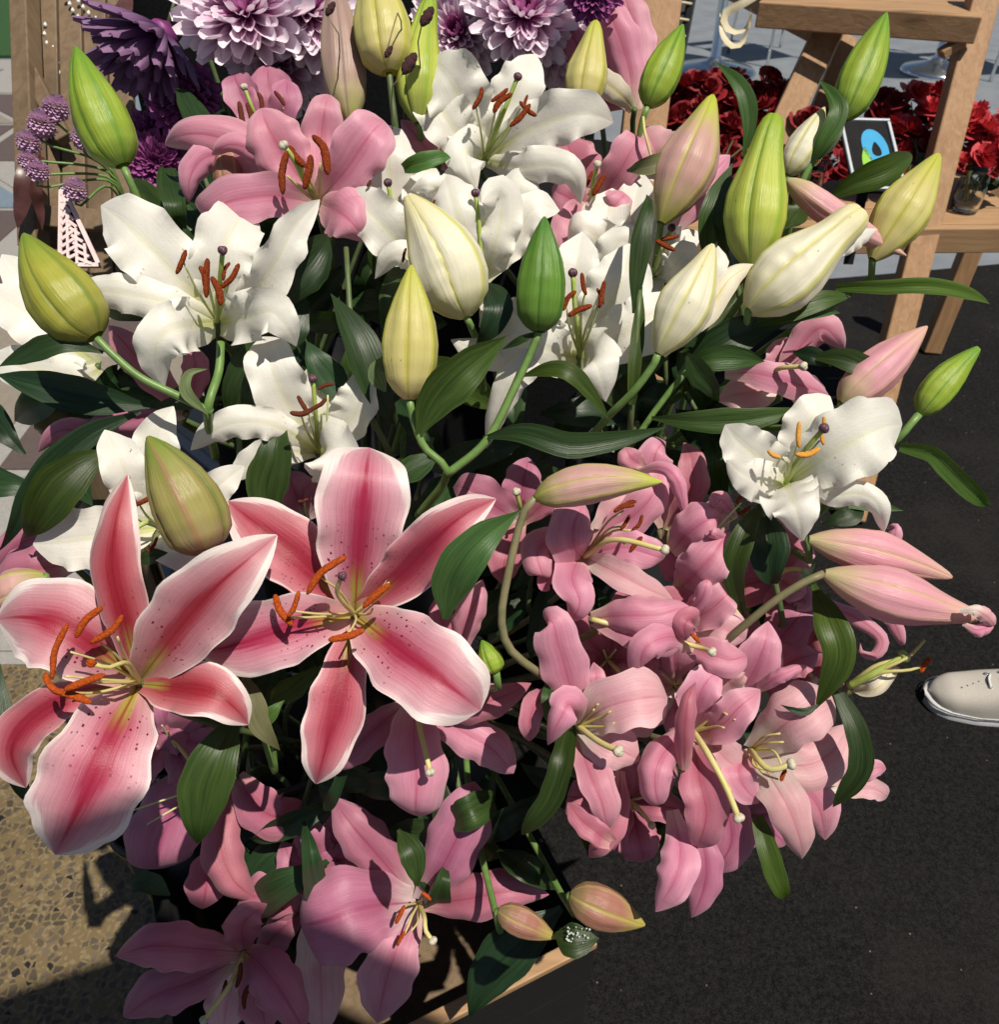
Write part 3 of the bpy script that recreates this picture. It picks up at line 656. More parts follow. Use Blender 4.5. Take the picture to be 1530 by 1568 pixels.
# upper pinks
N = Flower('large rose-pink lily with thick rust anthers above the white lilies', 'pink', .74, (488, 312, 3), fila='filay')
N.p(44, [(470, 285, 4.6), (390, 235, 4.0), (305, 205, 3.4), (224, 222, 4)], ruf=.05, cup=-.2)
N.p(28, [(380, 240, 4.6), (318, 240, 4), (292, 270, 4), (290, 312, 4.6)], ruf=.06, cup=-.25)
N.p(40, [(482, 290, 4.4), (492, 215, 3.6), (498, 165, 3.2), (506, 132, 3.8)], ruf=.14, cup=.3)
N.p(58, [(476, 294, 3.6), (440, 245, 2), (412, 198, 1.2), (396, 158, 1.8)], ruf=.05, cup=.35)
N.p(56, [(492, 298, 3.2), (528, 262, .8), (562, 212, -.4), (598, 170, .2)], ruf=.05, cup=.35, roll=-12, prof='blunt')
N.p(26, [(440, 285, 3.4), (400, 240, 2), (352, 222, 1.8), (318, 248, 2.6)], ruf=.05, cup=-.5)
N.p(44, [(480, 310, 2.6), (420, 300, -.6), (356, 308, -1.4), (310, 328, -.8), (290, 344, .4)], ruf=.04, cup=.15)
N.p(48, [(492, 312, 2.6), (515, 322, .2), (540, 342, -.4), (566, 378, .6)], ruf=.06, cup=-.1)
N.s([(460, 290, -1), (440, 270, -3)], [(440, 232, -3.4), (433, 298, -3.4)], 1.4)
N.s([(470, 280, -1), (462, 255, -2.6)], [(442, 224, -2.8), (468, 256, -2.8)], 1.4)
N.s([(478, 285, -1), (470, 270, -3)], [(476, 238, -3.4), (466, 290, -3.4)], 1.4)
N.s([(490, 280, -1), (490, 250, -2.4)], [(479, 208, -2.6), (502, 268, -2.6)], 1.4)
N.pi([(468, 280, -1), (450, 245, -2.8), (434, 223, -3.6)], 'stigpale', 1.1)
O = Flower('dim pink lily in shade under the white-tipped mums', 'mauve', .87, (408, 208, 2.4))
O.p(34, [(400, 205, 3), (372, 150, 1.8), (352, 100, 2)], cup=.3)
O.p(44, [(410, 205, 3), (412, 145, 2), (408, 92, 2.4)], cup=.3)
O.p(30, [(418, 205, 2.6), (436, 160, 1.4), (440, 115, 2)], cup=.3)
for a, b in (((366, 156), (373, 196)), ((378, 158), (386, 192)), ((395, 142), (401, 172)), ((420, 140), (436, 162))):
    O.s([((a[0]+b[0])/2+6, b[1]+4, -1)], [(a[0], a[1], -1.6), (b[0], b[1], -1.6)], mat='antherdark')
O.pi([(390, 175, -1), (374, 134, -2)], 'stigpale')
Pk = Flower('small cupped pink lily under the two pale green buds', 'pink', .83, (672, 252, 2))
Pk.p(34, [(672, 250, 3), (682, 212, 2), (690, 176, 2)], 'rose', cup=.3)
Pk.p(28, [(664, 252, 2), (640, 212, .8), (612, 182, 1)], cup=-.3)
Pk.p(30, [(680, 252, 1.6), (700, 225, .2), (706, 188, 0)], cup=.3)
Pk.p(26, [(676, 256, 1.4), (695, 245, -.4), (715, 232, 0)], cup=-.2)
Q = Flower('pink lily folded behind the drooping petal of the topmost white lily', 'pink', .80, (908, 318, 2.8))
Q.p(48, [(908, 310, 3.2), (884, 255, 2.2), (862, 205, 2.6)], 'rose', cup=.3)
Q.p(42, [(904, 312, 2.8), (866, 300, 1.6), (838, 285, 2)], cup=.1)
Q.p(40, [(916, 312, 2.8), (948, 264, .8), (974, 218, 0), (988, 188, .8)], cup=.35, ruf=.08)
Q.p(30, [(914, 320, 2.2), (930, 322, .4), (948, 308, -.2), (970, 282, .6)], cup=.1, ruf=.1)
Q.p(46, [(905, 322, 2.2), (884, 350, .4), (868, 385, .2), (862, 415, 1)], cup=.1, ruf=.08)
Q.s([(912, 295, -1)], [(926, 268, -1.6), (908, 300, -1.6)], 1.4)
Q.s([(902, 290, -.5)], [(908, 262, -1), (896, 288, -1)])
Q.pi([(908, 285, -1), (915, 252, -2.4)], 'stigpale')
Rk = Flower('half-open pink lily beside the purple mum and yellow bud', 'pink', .88, (972, 168, 1))
Rk.p(40, [(972, 166, 1.4), (962, 100, .2), (942, 40, -.4), (915, -20, .6)], cup=-.25)
Rk.p(40, [(976, 166, 1.6), (975, 90, 1), (965, 20, .8), (945, -35, 1.4)], cup=-.2)
Rk.p(34, [(966, 166, 2.2), (925, 120, 1.8), (885, 70, 1.6), (858, 20, 2.2)], 'rose', cup=-.2)
Rk.p(24, [(970, 168, .6), (950, 145, -.4), (920, 120, -.4), (900, 100, .2)], 'cream', cup=-.2)
Rk.p(34, [(960, 160, 3), (915, 150, 3), (860, 150, 3)], 'rose', cup=.2)
S = Flower('pale pink lily petals under the striped leaf near tall pink bud', 'pale', .80, (1014, 275, 2))
S.p(38, [(1014, 272, 2), (1004, 230, .4), (984, 186, .8)], cup=.1, ruf=.08)
S.p(30, [(1010, 275, 2.6), (975, 240, 1.6), (955, 205, 2)], cup=.2)
S.p(26, [(1016, 275, 2), (1030, 225, 1), (1025, 190, 1.6)], cup=.2)
S.stem([(1000, 250, -.6), (988, 205, -1), (985, 180, -.4)], 1.4, 'filay')
T_ = Flower('pink lily petal pressed behind the tall pink-green bud', 'pink', .775, (1028, 360, 1.6))
T_.p(36, [(1028, 358, 1.6), (1062, 305, .6), (1096, 262, .6), (1124, 234, 1.2)], cup=-.1)
T_.p(26, [(1026, 362, 2.6), (1080, 300, 2.2), (1125, 262, 2.6)], cup=.2)

U_ = Flower('pink lily under green leaves above the brilliant white lily', 'pink', .72, (1192, 588, 2.2), fila='filay')
U_.p(32, [(1192, 580, 3), (1226, 530, 1.4), (1262, 502, .6), (1300, 545, 1.4)], cup=-.3, ruf=.08)
U_.p(34, [(1190, 590, 3), (1160, 600, 1.4), (1125, 605, 1.2), (1098, 615, 1.8)], 'pale', cup=.2, ruf=.1)
U_.p(32, [(1110, 572, .8), (1160, 572, -.6), (1220, 588, -.6), (1278, 606, .6)], cup=-.25)
U_.p(30, [(1195, 590, 3), (1235, 600, 1.8), (1262, 622, 1.6)], 'pale', cup=.1)
U_.p(28, [(1192, 585, 3.4), (1195, 545, 2.4), (1205, 515, 2.4)], cup=.3)
U_.s([(1192, 580, 0)], [(1180, 574, -.8), (1204, 568, -.8)])
U_.pi([(1190, 566, -1), (1230, 561, -2.4)], 'stigpale', 1.0, 'filay')
# the pink cluster on the carpet side
V2 = Flower('shade-tinted pink lily under the broad leaf left of the horizontal pink bud', 'mauve', .73, (800, 800, 3), stem='stembrown')
V2.p(38, [(798, 795, 3.4), (800, 745, 2.4), (812, 695, 2.8)], cup=.25)
V2.p(40, [(790, 798, 3), (752, 770, 1.6), (715, 748, 1.4), (684, 742, 2)], cup=.2, ruf=.08)
V2.p(30, [(806, 796, 3), (835, 770, 1.6), (870, 745, 1.2), (900, 715, 2)], 'rose', cup=.2)
V2.p(34, [(795, 805, 2.6), (775, 850, 1.4), (770, 900, 1.6)], 'rose', cup=.2)
V2.p(32, [(790, 800, 2.4), (745, 815, 1.6), (700, 800, 2)], cup=.1)
V2.s([(798, 780, 0)], [(802, 765, -.6), (798, 785, -.6)], mat='antherdark')
V2.pi([(796, 775, -.6), (791, 753, -1.6)], 'stigpale')
V = Flower('pink lily opening under the horizontal bud, yellow style and rust anthers', 'pink', .68, (895, 852, 2.4), fila='filay', stem='stembrown')
V.p(38, [(905, 840, 3.2), (958, 800, 1.6), (998, 760, .9), (1015, 708, 1.4)], cup=.25)
V.p(34, [(898, 850, 2.8), (950, 838, .8), (1000, 850, .4), (1032, 868, 1)], cup=.15, ruf=.12)
V.p(36, [(895, 845, 3.2), (935, 800, 2), (960, 760, 1.8), (945, 720, 2.4)], 'pale', cup=.2)
V.p(34, [(878, 852, 2.4), (838, 832, .6), (822, 852, -.2), (832, 885, -.4), (818, 900, .4)], 'pink', cup=-.3, ruf=.1)
V.p(24, [(880, 852, 2.4), (850, 870, .8), (835, 895, .6), (845, 905, 1)], 'rose', cup=.3)
V.p(28, [(890, 855, 2.2), (935, 872, -.4), (985, 898, -1.2), (1040, 922, -.6)], 'pale', cup=.2)
V.p(50, [(893, 868, 1.8), (880, 838, -.4), (880, 800, -1), (905, 762, 0)], cup=-.15, prof='blunt')
V.p(38, [(872, 848, 1.8), (876, 885, -1.0), (888, 925, -1.8), (862, 968, -1)], cup=-.2, prof='front')
V.s([(930, 812, -.5), (955, 806, -1.4)], [(965, 788, -1.6), (950, 812, -1.6)])
V.s([(935, 815, -.5), (968, 812, -1.4)], [(984, 788, -1.6), (968, 812, -1.6)])
V.s([(935, 825, -.5), (960, 835, -1.4)], [(984, 822, -1.6), (964, 846, -1.6)])
V.s([(930, 800, -.2), (950, 786, -1)], [(940, 784, -1.4), (972, 774, -1.4)])
V.s([(930, 800, -.2), (955, 782, -1)], [(955, 776, -1), (975, 768, -1)])
V.pi([(940, 826, -1), (1018, 842, -2.2)], 'stigpale', 1.1, 'filay')

Wk = Flower('pink lily with one long petal curling over beside the horizontal bud tip', 'pink', .69, (1020, 810, 2.6), stem='stembrown')
Wk.p(42, [(1015, 800, 3), (1002, 735, 1.4), (1006, 690, 1), (1032, 670, 1.8)], cup=-.2)
Wk.p(30, [(1030, 805, 2.6), (1058, 755, 1), (1060, 705, .8), (1045, 672, 1.6)], 'rose', cup=.2)
Wk.p(18, [(978, 722, .6), (1012, 716, -1), (1038, 738, -1.6), (1052, 798, -.2)], cup=-.5, ruf=.05)
Wk.p(24, [(985, 715, 1.2), (965, 700, .6), (958, 680, 1)], cup=.2)
X = Flower('pink lily with scrolled petal edges left of the narrow drooping leaf', 'pink', .675, (1040, 900, 2.4), stem='stembrown')
X.p(36, [(1045, 880, 3), (1072, 830, 1.2), (1098, 790, .4), (1138, 768, 1)], 'pale', cup=.2)
X.p(42, [(1028, 845, 2), (1052, 818, .2), (1086, 795, -.6), (1120, 792, .4)], cup=-.1, ruf=.16)
X.p(46, [(1035, 918, 2.2), (1064, 880, -.4), (1095, 845, -1.2), (1122, 800, .2)], cup=-.2, ruf=.12)
X.p(18, [(1128, 795, 1), (1110, 770, -.4), (1096, 765, -.8), (1096, 790, 0)], cup=-.6)
X.p(14, [(1120, 830, .4), (1095, 818, -1.4), (1080, 812, -1.2)], cup=-.5, ruf=.1)
X.s([(1090, 820, 0), (1135, 770, 0)], [(1128, 772, -.2), (1145, 755, -.2)])
X.s([(1085, 825, .4), (1130, 790, .4)], [(1130, 786, .2), (1150, 775, .2)])
Y = Flower('pink trumpet lily lying sideways, base to the left, pale stigma', 'pink', .665, (906, 948, 1), fila='filay', stem='stembrown')
Y.p(40, [(910, 948, 2.6), (970, 940, 2.2), (1040, 930, 2), (1110, 950, 2.2)], 'rose', cup=.3)
Y.p(20, [(1030, 955, 1.8), (1068, 925, .2), (1082, 895, -.6), (1082, 872, -.2)], cup=-.4)
Y.p(36, [(1040, 960, 2), (1085, 935, .2), (1112, 912, -.4), (1132, 898, .4)], cup=.2, ruf=.08)
Y.p(40, [(1050, 970, 2), (1095, 960, .6), (1125, 970, .4), (1150, 985, 1)], 'pale', cup=.15, ruf=.08)
Y.p(34, [(1045, 985, 2), (1085, 1000, .2), (1120, 1010, 0), (1155, 998, .8)], cup=.1)
Y.p(42, [(905, 948, 1), (955, 942, -.8), (1010, 940, -1.2), (1062, 922, -.8)], cup=-.35, prof='blunt')
Y.p(32, [(906, 950, 1), (960, 968, -.4), (1015, 985, -1), (1062, 990, .2)], 'pink', cup=-.3, prof='blunt')
Y.p(34, [(1065, 985, 1), (1025, 975, -1.2), (990, 990, -2), (982, 1022, -1.2), (1005, 1036, 0)], cup=-.3, prof='strip')
Y.p(26, [(1066, 960, .6), (1056, 948, -1), (1048, 960, -1.4), (1052, 990, -.6)], 'rose', cup=-.2)
Y.s([(1050, 968, 0)], [(1052, 962, -.8), (1072, 984, -.8)], mat='antherorange')
Y.pi([(1060, 988, .2), (1090, 998, -1.2)], 'stigpale', 1.0, 'filay')
Z = Flower('open pink lily above the narrow green leaf, filaments bare of anthers', 'pink', .655, (886, 1112, 2.4), fila='filay', stem='stembrown')
Z.p(24, [(905, 1090, 2.6), (912, 1045, 1.6), (908, 1010, 2)], cup=.2)
Z.p(28, [(950, 1180, 3), (945, 1240, 2.2), (925, 1285, 2), (892, 1322, 2.4)], 'rose', cup=-.2)
Z.p(24, [(872, 1090, 2.6), (832, 1072, 1.4), (812, 1100, 1.2), (815, 1150, 1.6)], 'rose', cup=.2)
Z.p(46, [(886, 1100, 2.4), (872, 1045, .4), (856, 990, -.8), (842, 948, -1), (806, 968, .6)], cup=-.1, ruf=.04)
Z.p(44, [(888, 1120, 2.4), (925, 1138, .6), (955, 1150, .4), (985, 1168, 1)], 'pale', cup=.1)
Z.p(54, [(888, 1108, 2.4), (930, 1082, 0), (982, 1068, -.8), (1040, 1064, .6)], 'pale', cup=.15, prof='blunt')
Z.p(34, [(878, 1140, 2.2), (902, 1182, 0), (922, 1230, -.6), (934, 1288, .2)], cup=-.15, asy=.2)
Z.p(26, [(935, 1290, .2), (915, 1275, -.4), (890, 1255, 0), (868, 1225, .8)], 'rose', cup=.4, prof='front')
Z.p(36, [(882, 1104, 2), (872, 1080, -1.2), (858, 1100, -2), (832, 1152, -1)], cup=-.3, prof='front')
for q in ((905, 1092), (925, 1095), (930, 1112), (910, 1084)):
    Z.s([(q[0], q[1], 0), (q[0]+(q[0]-886)*.25, q[1]-6, -.6)])
Z.pi([(915, 1134, -.4), (947, 1150, -1.8)], 'stigpale', 1.2, 'filay')

AA = Flower('wilting pink lily hanging with brown-edged petals and a long yellow style', 'rose', .66, (1062, 1120, 2.2), fila='filay', stem='stembrown')
AA.p(42, [(1080, 1180, 3), (1110, 1230, 2.6), (1120, 1290, 2.6), (1090, 1340, 3)], 'mauve', cup=.2)
AA.p(34, [(1060, 1250, 2.6), (1080, 1310, 1.8), (1078, 1360, 1.6), (1056, 1412, 2)], 'mauve', cup=-.2, ruf=.1)
AA.p(38, [(1030, 1240, 2.2), (1042, 1300, .6), (1032, 1350, -.2), (1000, 1400, .4)], 'pink', cup=-.15, ruf=.08)
AA.p(44, [(1062, 1135, 1.6), (1072, 1195, -.4), (1082, 1250, -1), (1062, 1318, -.4)], cup=.35, ruf=.06)
AA.p(38, [(1036, 1110, 1.4), (1012, 1160, -1.2), (1004, 1210, -1.8), (1022, 1266, -.8)], 'pink', cup=-.4, prof='blunt')
AA.p(36, [(1070, 1132, 1.6), (1105, 1110, -.2), (1135, 1080, -1), (1176, 1050, -.4)], 'pink', cup=.1, ruf=.08)
AA.p(40, [(1072, 1125, 2), (1095, 1145, 1), (1115, 1165, .8), (1140, 1180, 1.2)], 'pale', cup=.2)
AA.p(24, [(1048, 1180, -.4), (1048, 1120, -2.2), (1054, 1070, -2.6), (1068, 1032, -1.2)], cup=-.75, prof='strip')
AA.p(40, [(1060, 1110, 2), (1070, 1070, .6), (1085, 1040, .4), (1110, 1020, 1)], 'pink', cup=.2)
for q in ((1100, 1092), (1112, 1100), (1095, 1112)):
    AA.s([(q[0], q[1], 0), (q[0]+14, q[1]+2, -.8)])
AA.s([(1090, 1165, -.6), (1120, 1210, -1.6)])
AA.pi([(1085, 1155, -.6), (1112, 1205, -1.6), (1131, 1252, -2)], 'stigpale', 1.2, 'filay')

AB = Flower('pink lily with a tightly rolled petal left of the big glossy hanging leaf', 'pink', .675, (1130, 1070, 2.4), stem='stembrown')
AB.p(40, [(1130, 1062, 2.6), (1156, 1025, .8), (1172, 985, .2), (1178, 948, .8)], cup=.1)
AB.p(18, [(1160, 1056, .4), (1196, 1034, -1.2), (1246, 1014, -.8)], cup=-.8, prof='strip')
AB.p(34, [(1135, 1072, 2.2), (1115, 1040, .8), (1108, 1012, .8)], 'pale', cup=.2)
AB.p(40, [(1165, 1010, 3.4), (1210, 960, 2.6), (1240, 920, 2.6)], 'mauve', cup=.2)
AB.p(34, [(1180, 1030, 3), (1220, 1010, 2), (1255, 1000, 2)], 'rose', cup=.2)
AC = Flower('pale pink lily facing the carpet with a curved yellow style', 'pale', .67, (1150, 1148, 2.4), fila='filay', stem='stembrown')
AC.p(18, [(1270, 1200, 2), (1310, 1188, 2), (1340, 1176, 1.8), (1366, 1178, 2.2)], 'pink', cup=.2)
AC.p(20, [(1262, 1215, 2), (1305, 1208, 1.8), (1340, 1208, 1.8), (1368, 1228, 2.4)], cup=.2)
AC.p(50, [(1162, 1162, 2.6), (1220, 1172, 1), (1270, 1155, .8), (1305, 1105, 1.4)], cup=.1)
AC.p(40, [(1172, 1172, 2.4), (1220, 1200, 1), (1255, 1238, .8), (1264, 1292, 1.2)], 'pink', cup=.1)
AC.p(54, [(1156, 1150, 2.4), (1195, 1115, .2), (1235, 1085, -.4), (1285, 1058, .6)], cup=.15, prof='blunt')
AC.p(30, [(1152, 1160, 2), (1132, 1176, .2), (1140, 1205, -.2), (1172, 1236, .4)], 'pink', cup=.1)
AC.p(40, [(1168, 1172, 2), (1192, 1208, -.4), (1218, 1262, -1), (1238, 1334, 0)], cup=-.15, prof='front')
for q in ((1175, 1128), (1180, 1138), (1172, 1182), (1160, 1172)):
    AC.s([(q[0]-5, q[1], 0), (q[0]+20, q[1]+(q[1]-1145)*.3, -.8)])
AC.s([(1185, 1150, 0), (1200, 1180, -1)], [(1204, 1178, -1.2), (1196, 1196, -1.2)], mat='antherorange')
AC.pi([(1160, 1162, -.6), (1180, 1178, -1.6), (1212, 1170, -2)], 'stigpale', 1.2, 'filay')
AD = Flower('pink lily petals coiled into hooks below the long pink buds', 'pink', .70, (1200, 890, 2.8), stem='stembrown')
AD.p(16, [(1215, 895, 3), (1260, 925, 1.8), (1310, 945, 1.2), (1350, 978, 1), (1340, 1004, 1), (1318, 998, 1.2), (1316, 980, 1.6)], cup=-.3, prof='strip')
AD.p(14, [(1320, 930, 2.4), (1360, 945, 1.8), (1378, 975, 1.8), (1380, 1002, 2.4)], cup=-.3)
AD.p(36, [(1200, 895, 3.2), (1200, 930, 2), (1230, 960, 2)], 'rose', cup=.2)
AD.p(16, [(1330, 860, 3), (1365, 830, 2.4), (1370, 808, 2.4), (1355, 812, 2.8)], cup=-.3)
AE = Flower('pink lily wedged under the brilliant white lily behind a dark leaf', 'rose', .70, (1190, 885, 2.4), fila='filay', stem='stembrown')
AE.p(40, [(1190, 878, 2.8), (1200, 835, 1), (1185, 795, 1)], cup=.2)
AE.p(30, [(1195, 880, 2.6), (1222, 850, 1), (1235, 815, 1.2)], 'pink', cup=.2)
AE.p(28, [(1192, 888, 2.2), (1215, 900, .6), (1240, 912, .8)], 'pink', cup=.1, ruf=.12)
AE.p(26, [(1215, 905, 2.2), (1232, 920, .8), (1222, 935, .6)], 'pink', cup=-.2)
AE.pi([(1205, 872, .2), (1235, 872, -1)], 'stigpale', .9, 'filay')
AF = Flower('spent lily, petals gone, bare yellow filaments over the carpet', 'cream', .68, (1300, 1050, 1.6), fila='filay', stem='stembrown')
AF.p(16, [(1300, 1052, 1.4), (1345, 1030, .4), (1380, 1006, .4)], 'blime' if False else 'cream', cup=.4)
AF.p(14, [(1300, 1065, 1.2), (1340, 1055, .2), (1378, 1020, .2)], 'cream', cup=.4)
AF.s([(1350, 1025, -.4), (1392, 1005, -1), (1416, 980, -1)], None, 1.6)
AF.s([(1350, 1030, -.4), (1392, 1026, -1), (1418, 1018, -1.2)], [(1426, 1008, -1.2), (1410, 1030, -1.2)], 1.5, mat='antherorange')
AF.s([(1340, 1020, 0), (1385, 1008, -.4)], None, 1.8)
AF.pi([(1340, 1030, -.2), (1385, 1005, -.6)], 'style', 1.4, 'style')

# lower pinks
BA = Flower('pink lily hanging beneath the right-hand crimson-centred bloom', 'pink', .74, (636, 1066, 2.6), fila='filay')
BA.p(34, [(625, 1075, 3.2), (575, 1115, 2), (535, 1155, 1.8), (508, 1192, 2.4)], 'mauve', cup=.1)
BA.p(40, [(648, 1080, 2.8), (705, 1118, 1), (755, 1148, .8), (792, 1192, 1.4)], cup=-.1, prof='blunt')
BA.p(36, [(650, 1072, 2.4), (705, 1080, .2), (765, 1068, -.4), (818, 1040, .6)], 'rose', cup=-.2, ruf=.08)
BA.p(58, [(636, 1068, 2.2), (634, 1130, -.2), (638, 1200, -.8), (634, 1278, .4)], 'pink', cup=-.12, prof='blunt')
BA.s([(655, 1095, .2), (668, 1108, -.4)])
BA.s([(625, 1075, .2), (622, 1085, -.4)])
BA.pi([(642, 1110, -.8), (659, 1182, -2.2)], 'stigpale', 1.2, 'filay')
BB = Flower('wide shade-tinted pink lily low by the wooden crate rim, white stigma', 'mauve', .80, (642, 1382, 2.6), fila='filay', anther='antherorange')
BB.p(44, [(622, 1360, 3.4), (575, 1305, 1.8), (535, 1258, 1.4), (506, 1218, 2)], cup=.15)
BB.p(54, [(652, 1372, 2.8), (682, 1318, .6), (712, 1255, -.2), (728, 1196, .6)], cup=.15, prof='blunt')
BB.p(42, [(654, 1388, 2.6), (715, 1376, .6), (782, 1364, .1), (846, 1372, 1)], 'rose', cup=-.1)
BB.p(52, [(632, 1398, 2.4), (612, 1442, .2), (592, 1500, -.2), (574, 1580, .6)], 'pink', cup=.1)
BB.p(80, [(625, 1378, 2.4), (562, 1388, -.4), (500, 1408, -1.2), (436, 1424, .2)], cup=.1, prof='blunt')
BB.s([(625, 1385, 0), (616, 1392, -1)], [(620, 1386, -1.2), (606, 1414, -1.2)])
BB.s([(632, 1400, 0), (620, 1430, -1)], [(620, 1426, -1.2), (608, 1448, -1.2)])
BB.s([(648, 1375, 0)], [(646, 1366, -.8), (660, 1378, -.8)])
BB.s([(640, 1410, -.4), (630, 1425, -1.2)])
BB.pi([(650, 1405, -1), (652, 1425, -1.8), (663, 1440, -2.2)], 'stigpale', 1.1, 'filay')
BC = Flower('drooping shaded pink lily over the speckled floor at the crate corner', 'rose', .80, (374, 1458, 2.6), fila='filay', anther='antherdark')
BC.p(44, [(370, 1475, 2.8), (300, 1500, 1.2), (235, 1525, .8), (178, 1568, 1.4)], 'mauve', cup=.1)
BC.p(44, [(368, 1455, 2.4), (300, 1452, .2), (232, 1448, -.6), (166, 1468, .4)], cup=-.2)
BC.p(36, [(372, 1450, 2.4), (372, 1418, .4), (388, 1398, -.2), (412, 1384, .4)], cup=-.1, ruf=.16)
BC.p(44, [(370, 1470, 3), (350, 1530, 2), (340, 1590, 2)], 'pale', cup=.3)
BC.p(48, [(376, 1448, 2), (404, 1482, -.8), (438, 1530, -1.6), (474, 1592, -.4)], cup=-.2)
BC.p(40, [(385, 1480, 3), (400, 1540, 2.4), (410, 1590, 2.4)], cup=.2)
for a, b in (((346, 1500), (335, 1532)), ((369, 1474), (362, 1512)), ((386, 1500), (374, 1545)), ((398, 1490), (388, 1520))):
    BC.s([((a[0]+b[0])/2+4, a[1]-6, -.2)], [(a[0], a[1], -.8), (b[0], b[1], -.8)])
BC.pi([(356, 1500, -.6), (338, 1528, -1.6), (312, 1562, -2)], 'stigpale', 1.1, 'filay')
BD = Flower('pink lily tinted for deep shade below the left crimson bloom, petals hanging', 'mauve', .85, (362, 1190, 2.6))
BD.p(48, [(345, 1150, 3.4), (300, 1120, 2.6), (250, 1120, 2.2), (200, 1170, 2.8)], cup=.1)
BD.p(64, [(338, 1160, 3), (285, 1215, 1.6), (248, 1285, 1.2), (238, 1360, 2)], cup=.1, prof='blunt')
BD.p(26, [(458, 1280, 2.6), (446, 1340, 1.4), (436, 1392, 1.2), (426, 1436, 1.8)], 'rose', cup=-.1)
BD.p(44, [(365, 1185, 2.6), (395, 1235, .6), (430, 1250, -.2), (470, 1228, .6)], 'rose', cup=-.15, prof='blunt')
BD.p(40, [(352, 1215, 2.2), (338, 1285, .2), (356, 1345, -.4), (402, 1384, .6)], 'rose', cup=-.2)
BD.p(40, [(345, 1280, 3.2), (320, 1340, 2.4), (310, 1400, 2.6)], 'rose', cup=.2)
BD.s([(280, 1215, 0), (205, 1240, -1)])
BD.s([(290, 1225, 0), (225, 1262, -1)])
BE = Flower('striped pale pink lily petal pointing down between the two low shade-tinted lilies', 'pale', .84, (492, 1330, 2.4))
BE.p(46, [(492, 1390, 2.4), (490, 1450, .8), (492, 1520, .6), (494, 1600, 1)], cup=-.12, prof='strip')
BE.p(34, [(495, 1330, 2.6), (480, 1290, 1.6), (470, 1250, 1.8)], 'mauve', cup=.2)
BE.p(36, [(500, 1335, 2.6), (535, 1330, 1.6), (470, 1360, 2)], 'rose', cup=.2)
BE.p(34, [(490, 1335, 2.8), (520, 1280, 2.2), (530, 1225, 2.6)], 'mauve', cup=.2)
BF = Flower('pink lily petal standing beside the broad glossy leaf near the crimson bloom', 'pink', .715, (702, 1010, 2), stem='stembrown')
BF.p(30, [(702, 1005, 2), (714, 955, .8), (732, 912, .6), (744, 880, 1.2)], cup=-.2)
BF.p(28, [(698, 1005, 2.6), (678, 955, 1.6), (672, 910, 2)], 'rose', cup=.2)
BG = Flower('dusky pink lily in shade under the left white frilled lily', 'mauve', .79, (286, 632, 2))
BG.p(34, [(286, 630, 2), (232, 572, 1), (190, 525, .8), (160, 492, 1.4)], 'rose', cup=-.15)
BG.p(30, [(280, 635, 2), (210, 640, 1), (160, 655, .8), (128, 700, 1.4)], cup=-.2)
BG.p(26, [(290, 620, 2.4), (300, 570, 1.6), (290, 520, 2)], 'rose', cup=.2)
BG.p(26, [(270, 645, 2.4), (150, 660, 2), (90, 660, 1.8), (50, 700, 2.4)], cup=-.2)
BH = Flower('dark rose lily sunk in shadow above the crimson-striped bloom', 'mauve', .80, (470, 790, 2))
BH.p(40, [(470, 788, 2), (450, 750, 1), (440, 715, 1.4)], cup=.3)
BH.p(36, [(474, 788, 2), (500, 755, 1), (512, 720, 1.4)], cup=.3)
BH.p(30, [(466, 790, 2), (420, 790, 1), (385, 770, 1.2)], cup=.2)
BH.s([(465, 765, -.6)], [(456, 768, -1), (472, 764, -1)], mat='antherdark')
BI = Flower('shade-tinted pink lily at the paving edge behind the leaf by the left crimson bloom', 'mauve', .72, (120, 860, 2.4))
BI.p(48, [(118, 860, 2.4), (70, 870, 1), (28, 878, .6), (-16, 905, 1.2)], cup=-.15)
BI.p(34, [(110, 850, 2.8), (60, 825, 1.6), (20, 840, 1.6), (-12, 880, 2.2)], cup=.1)

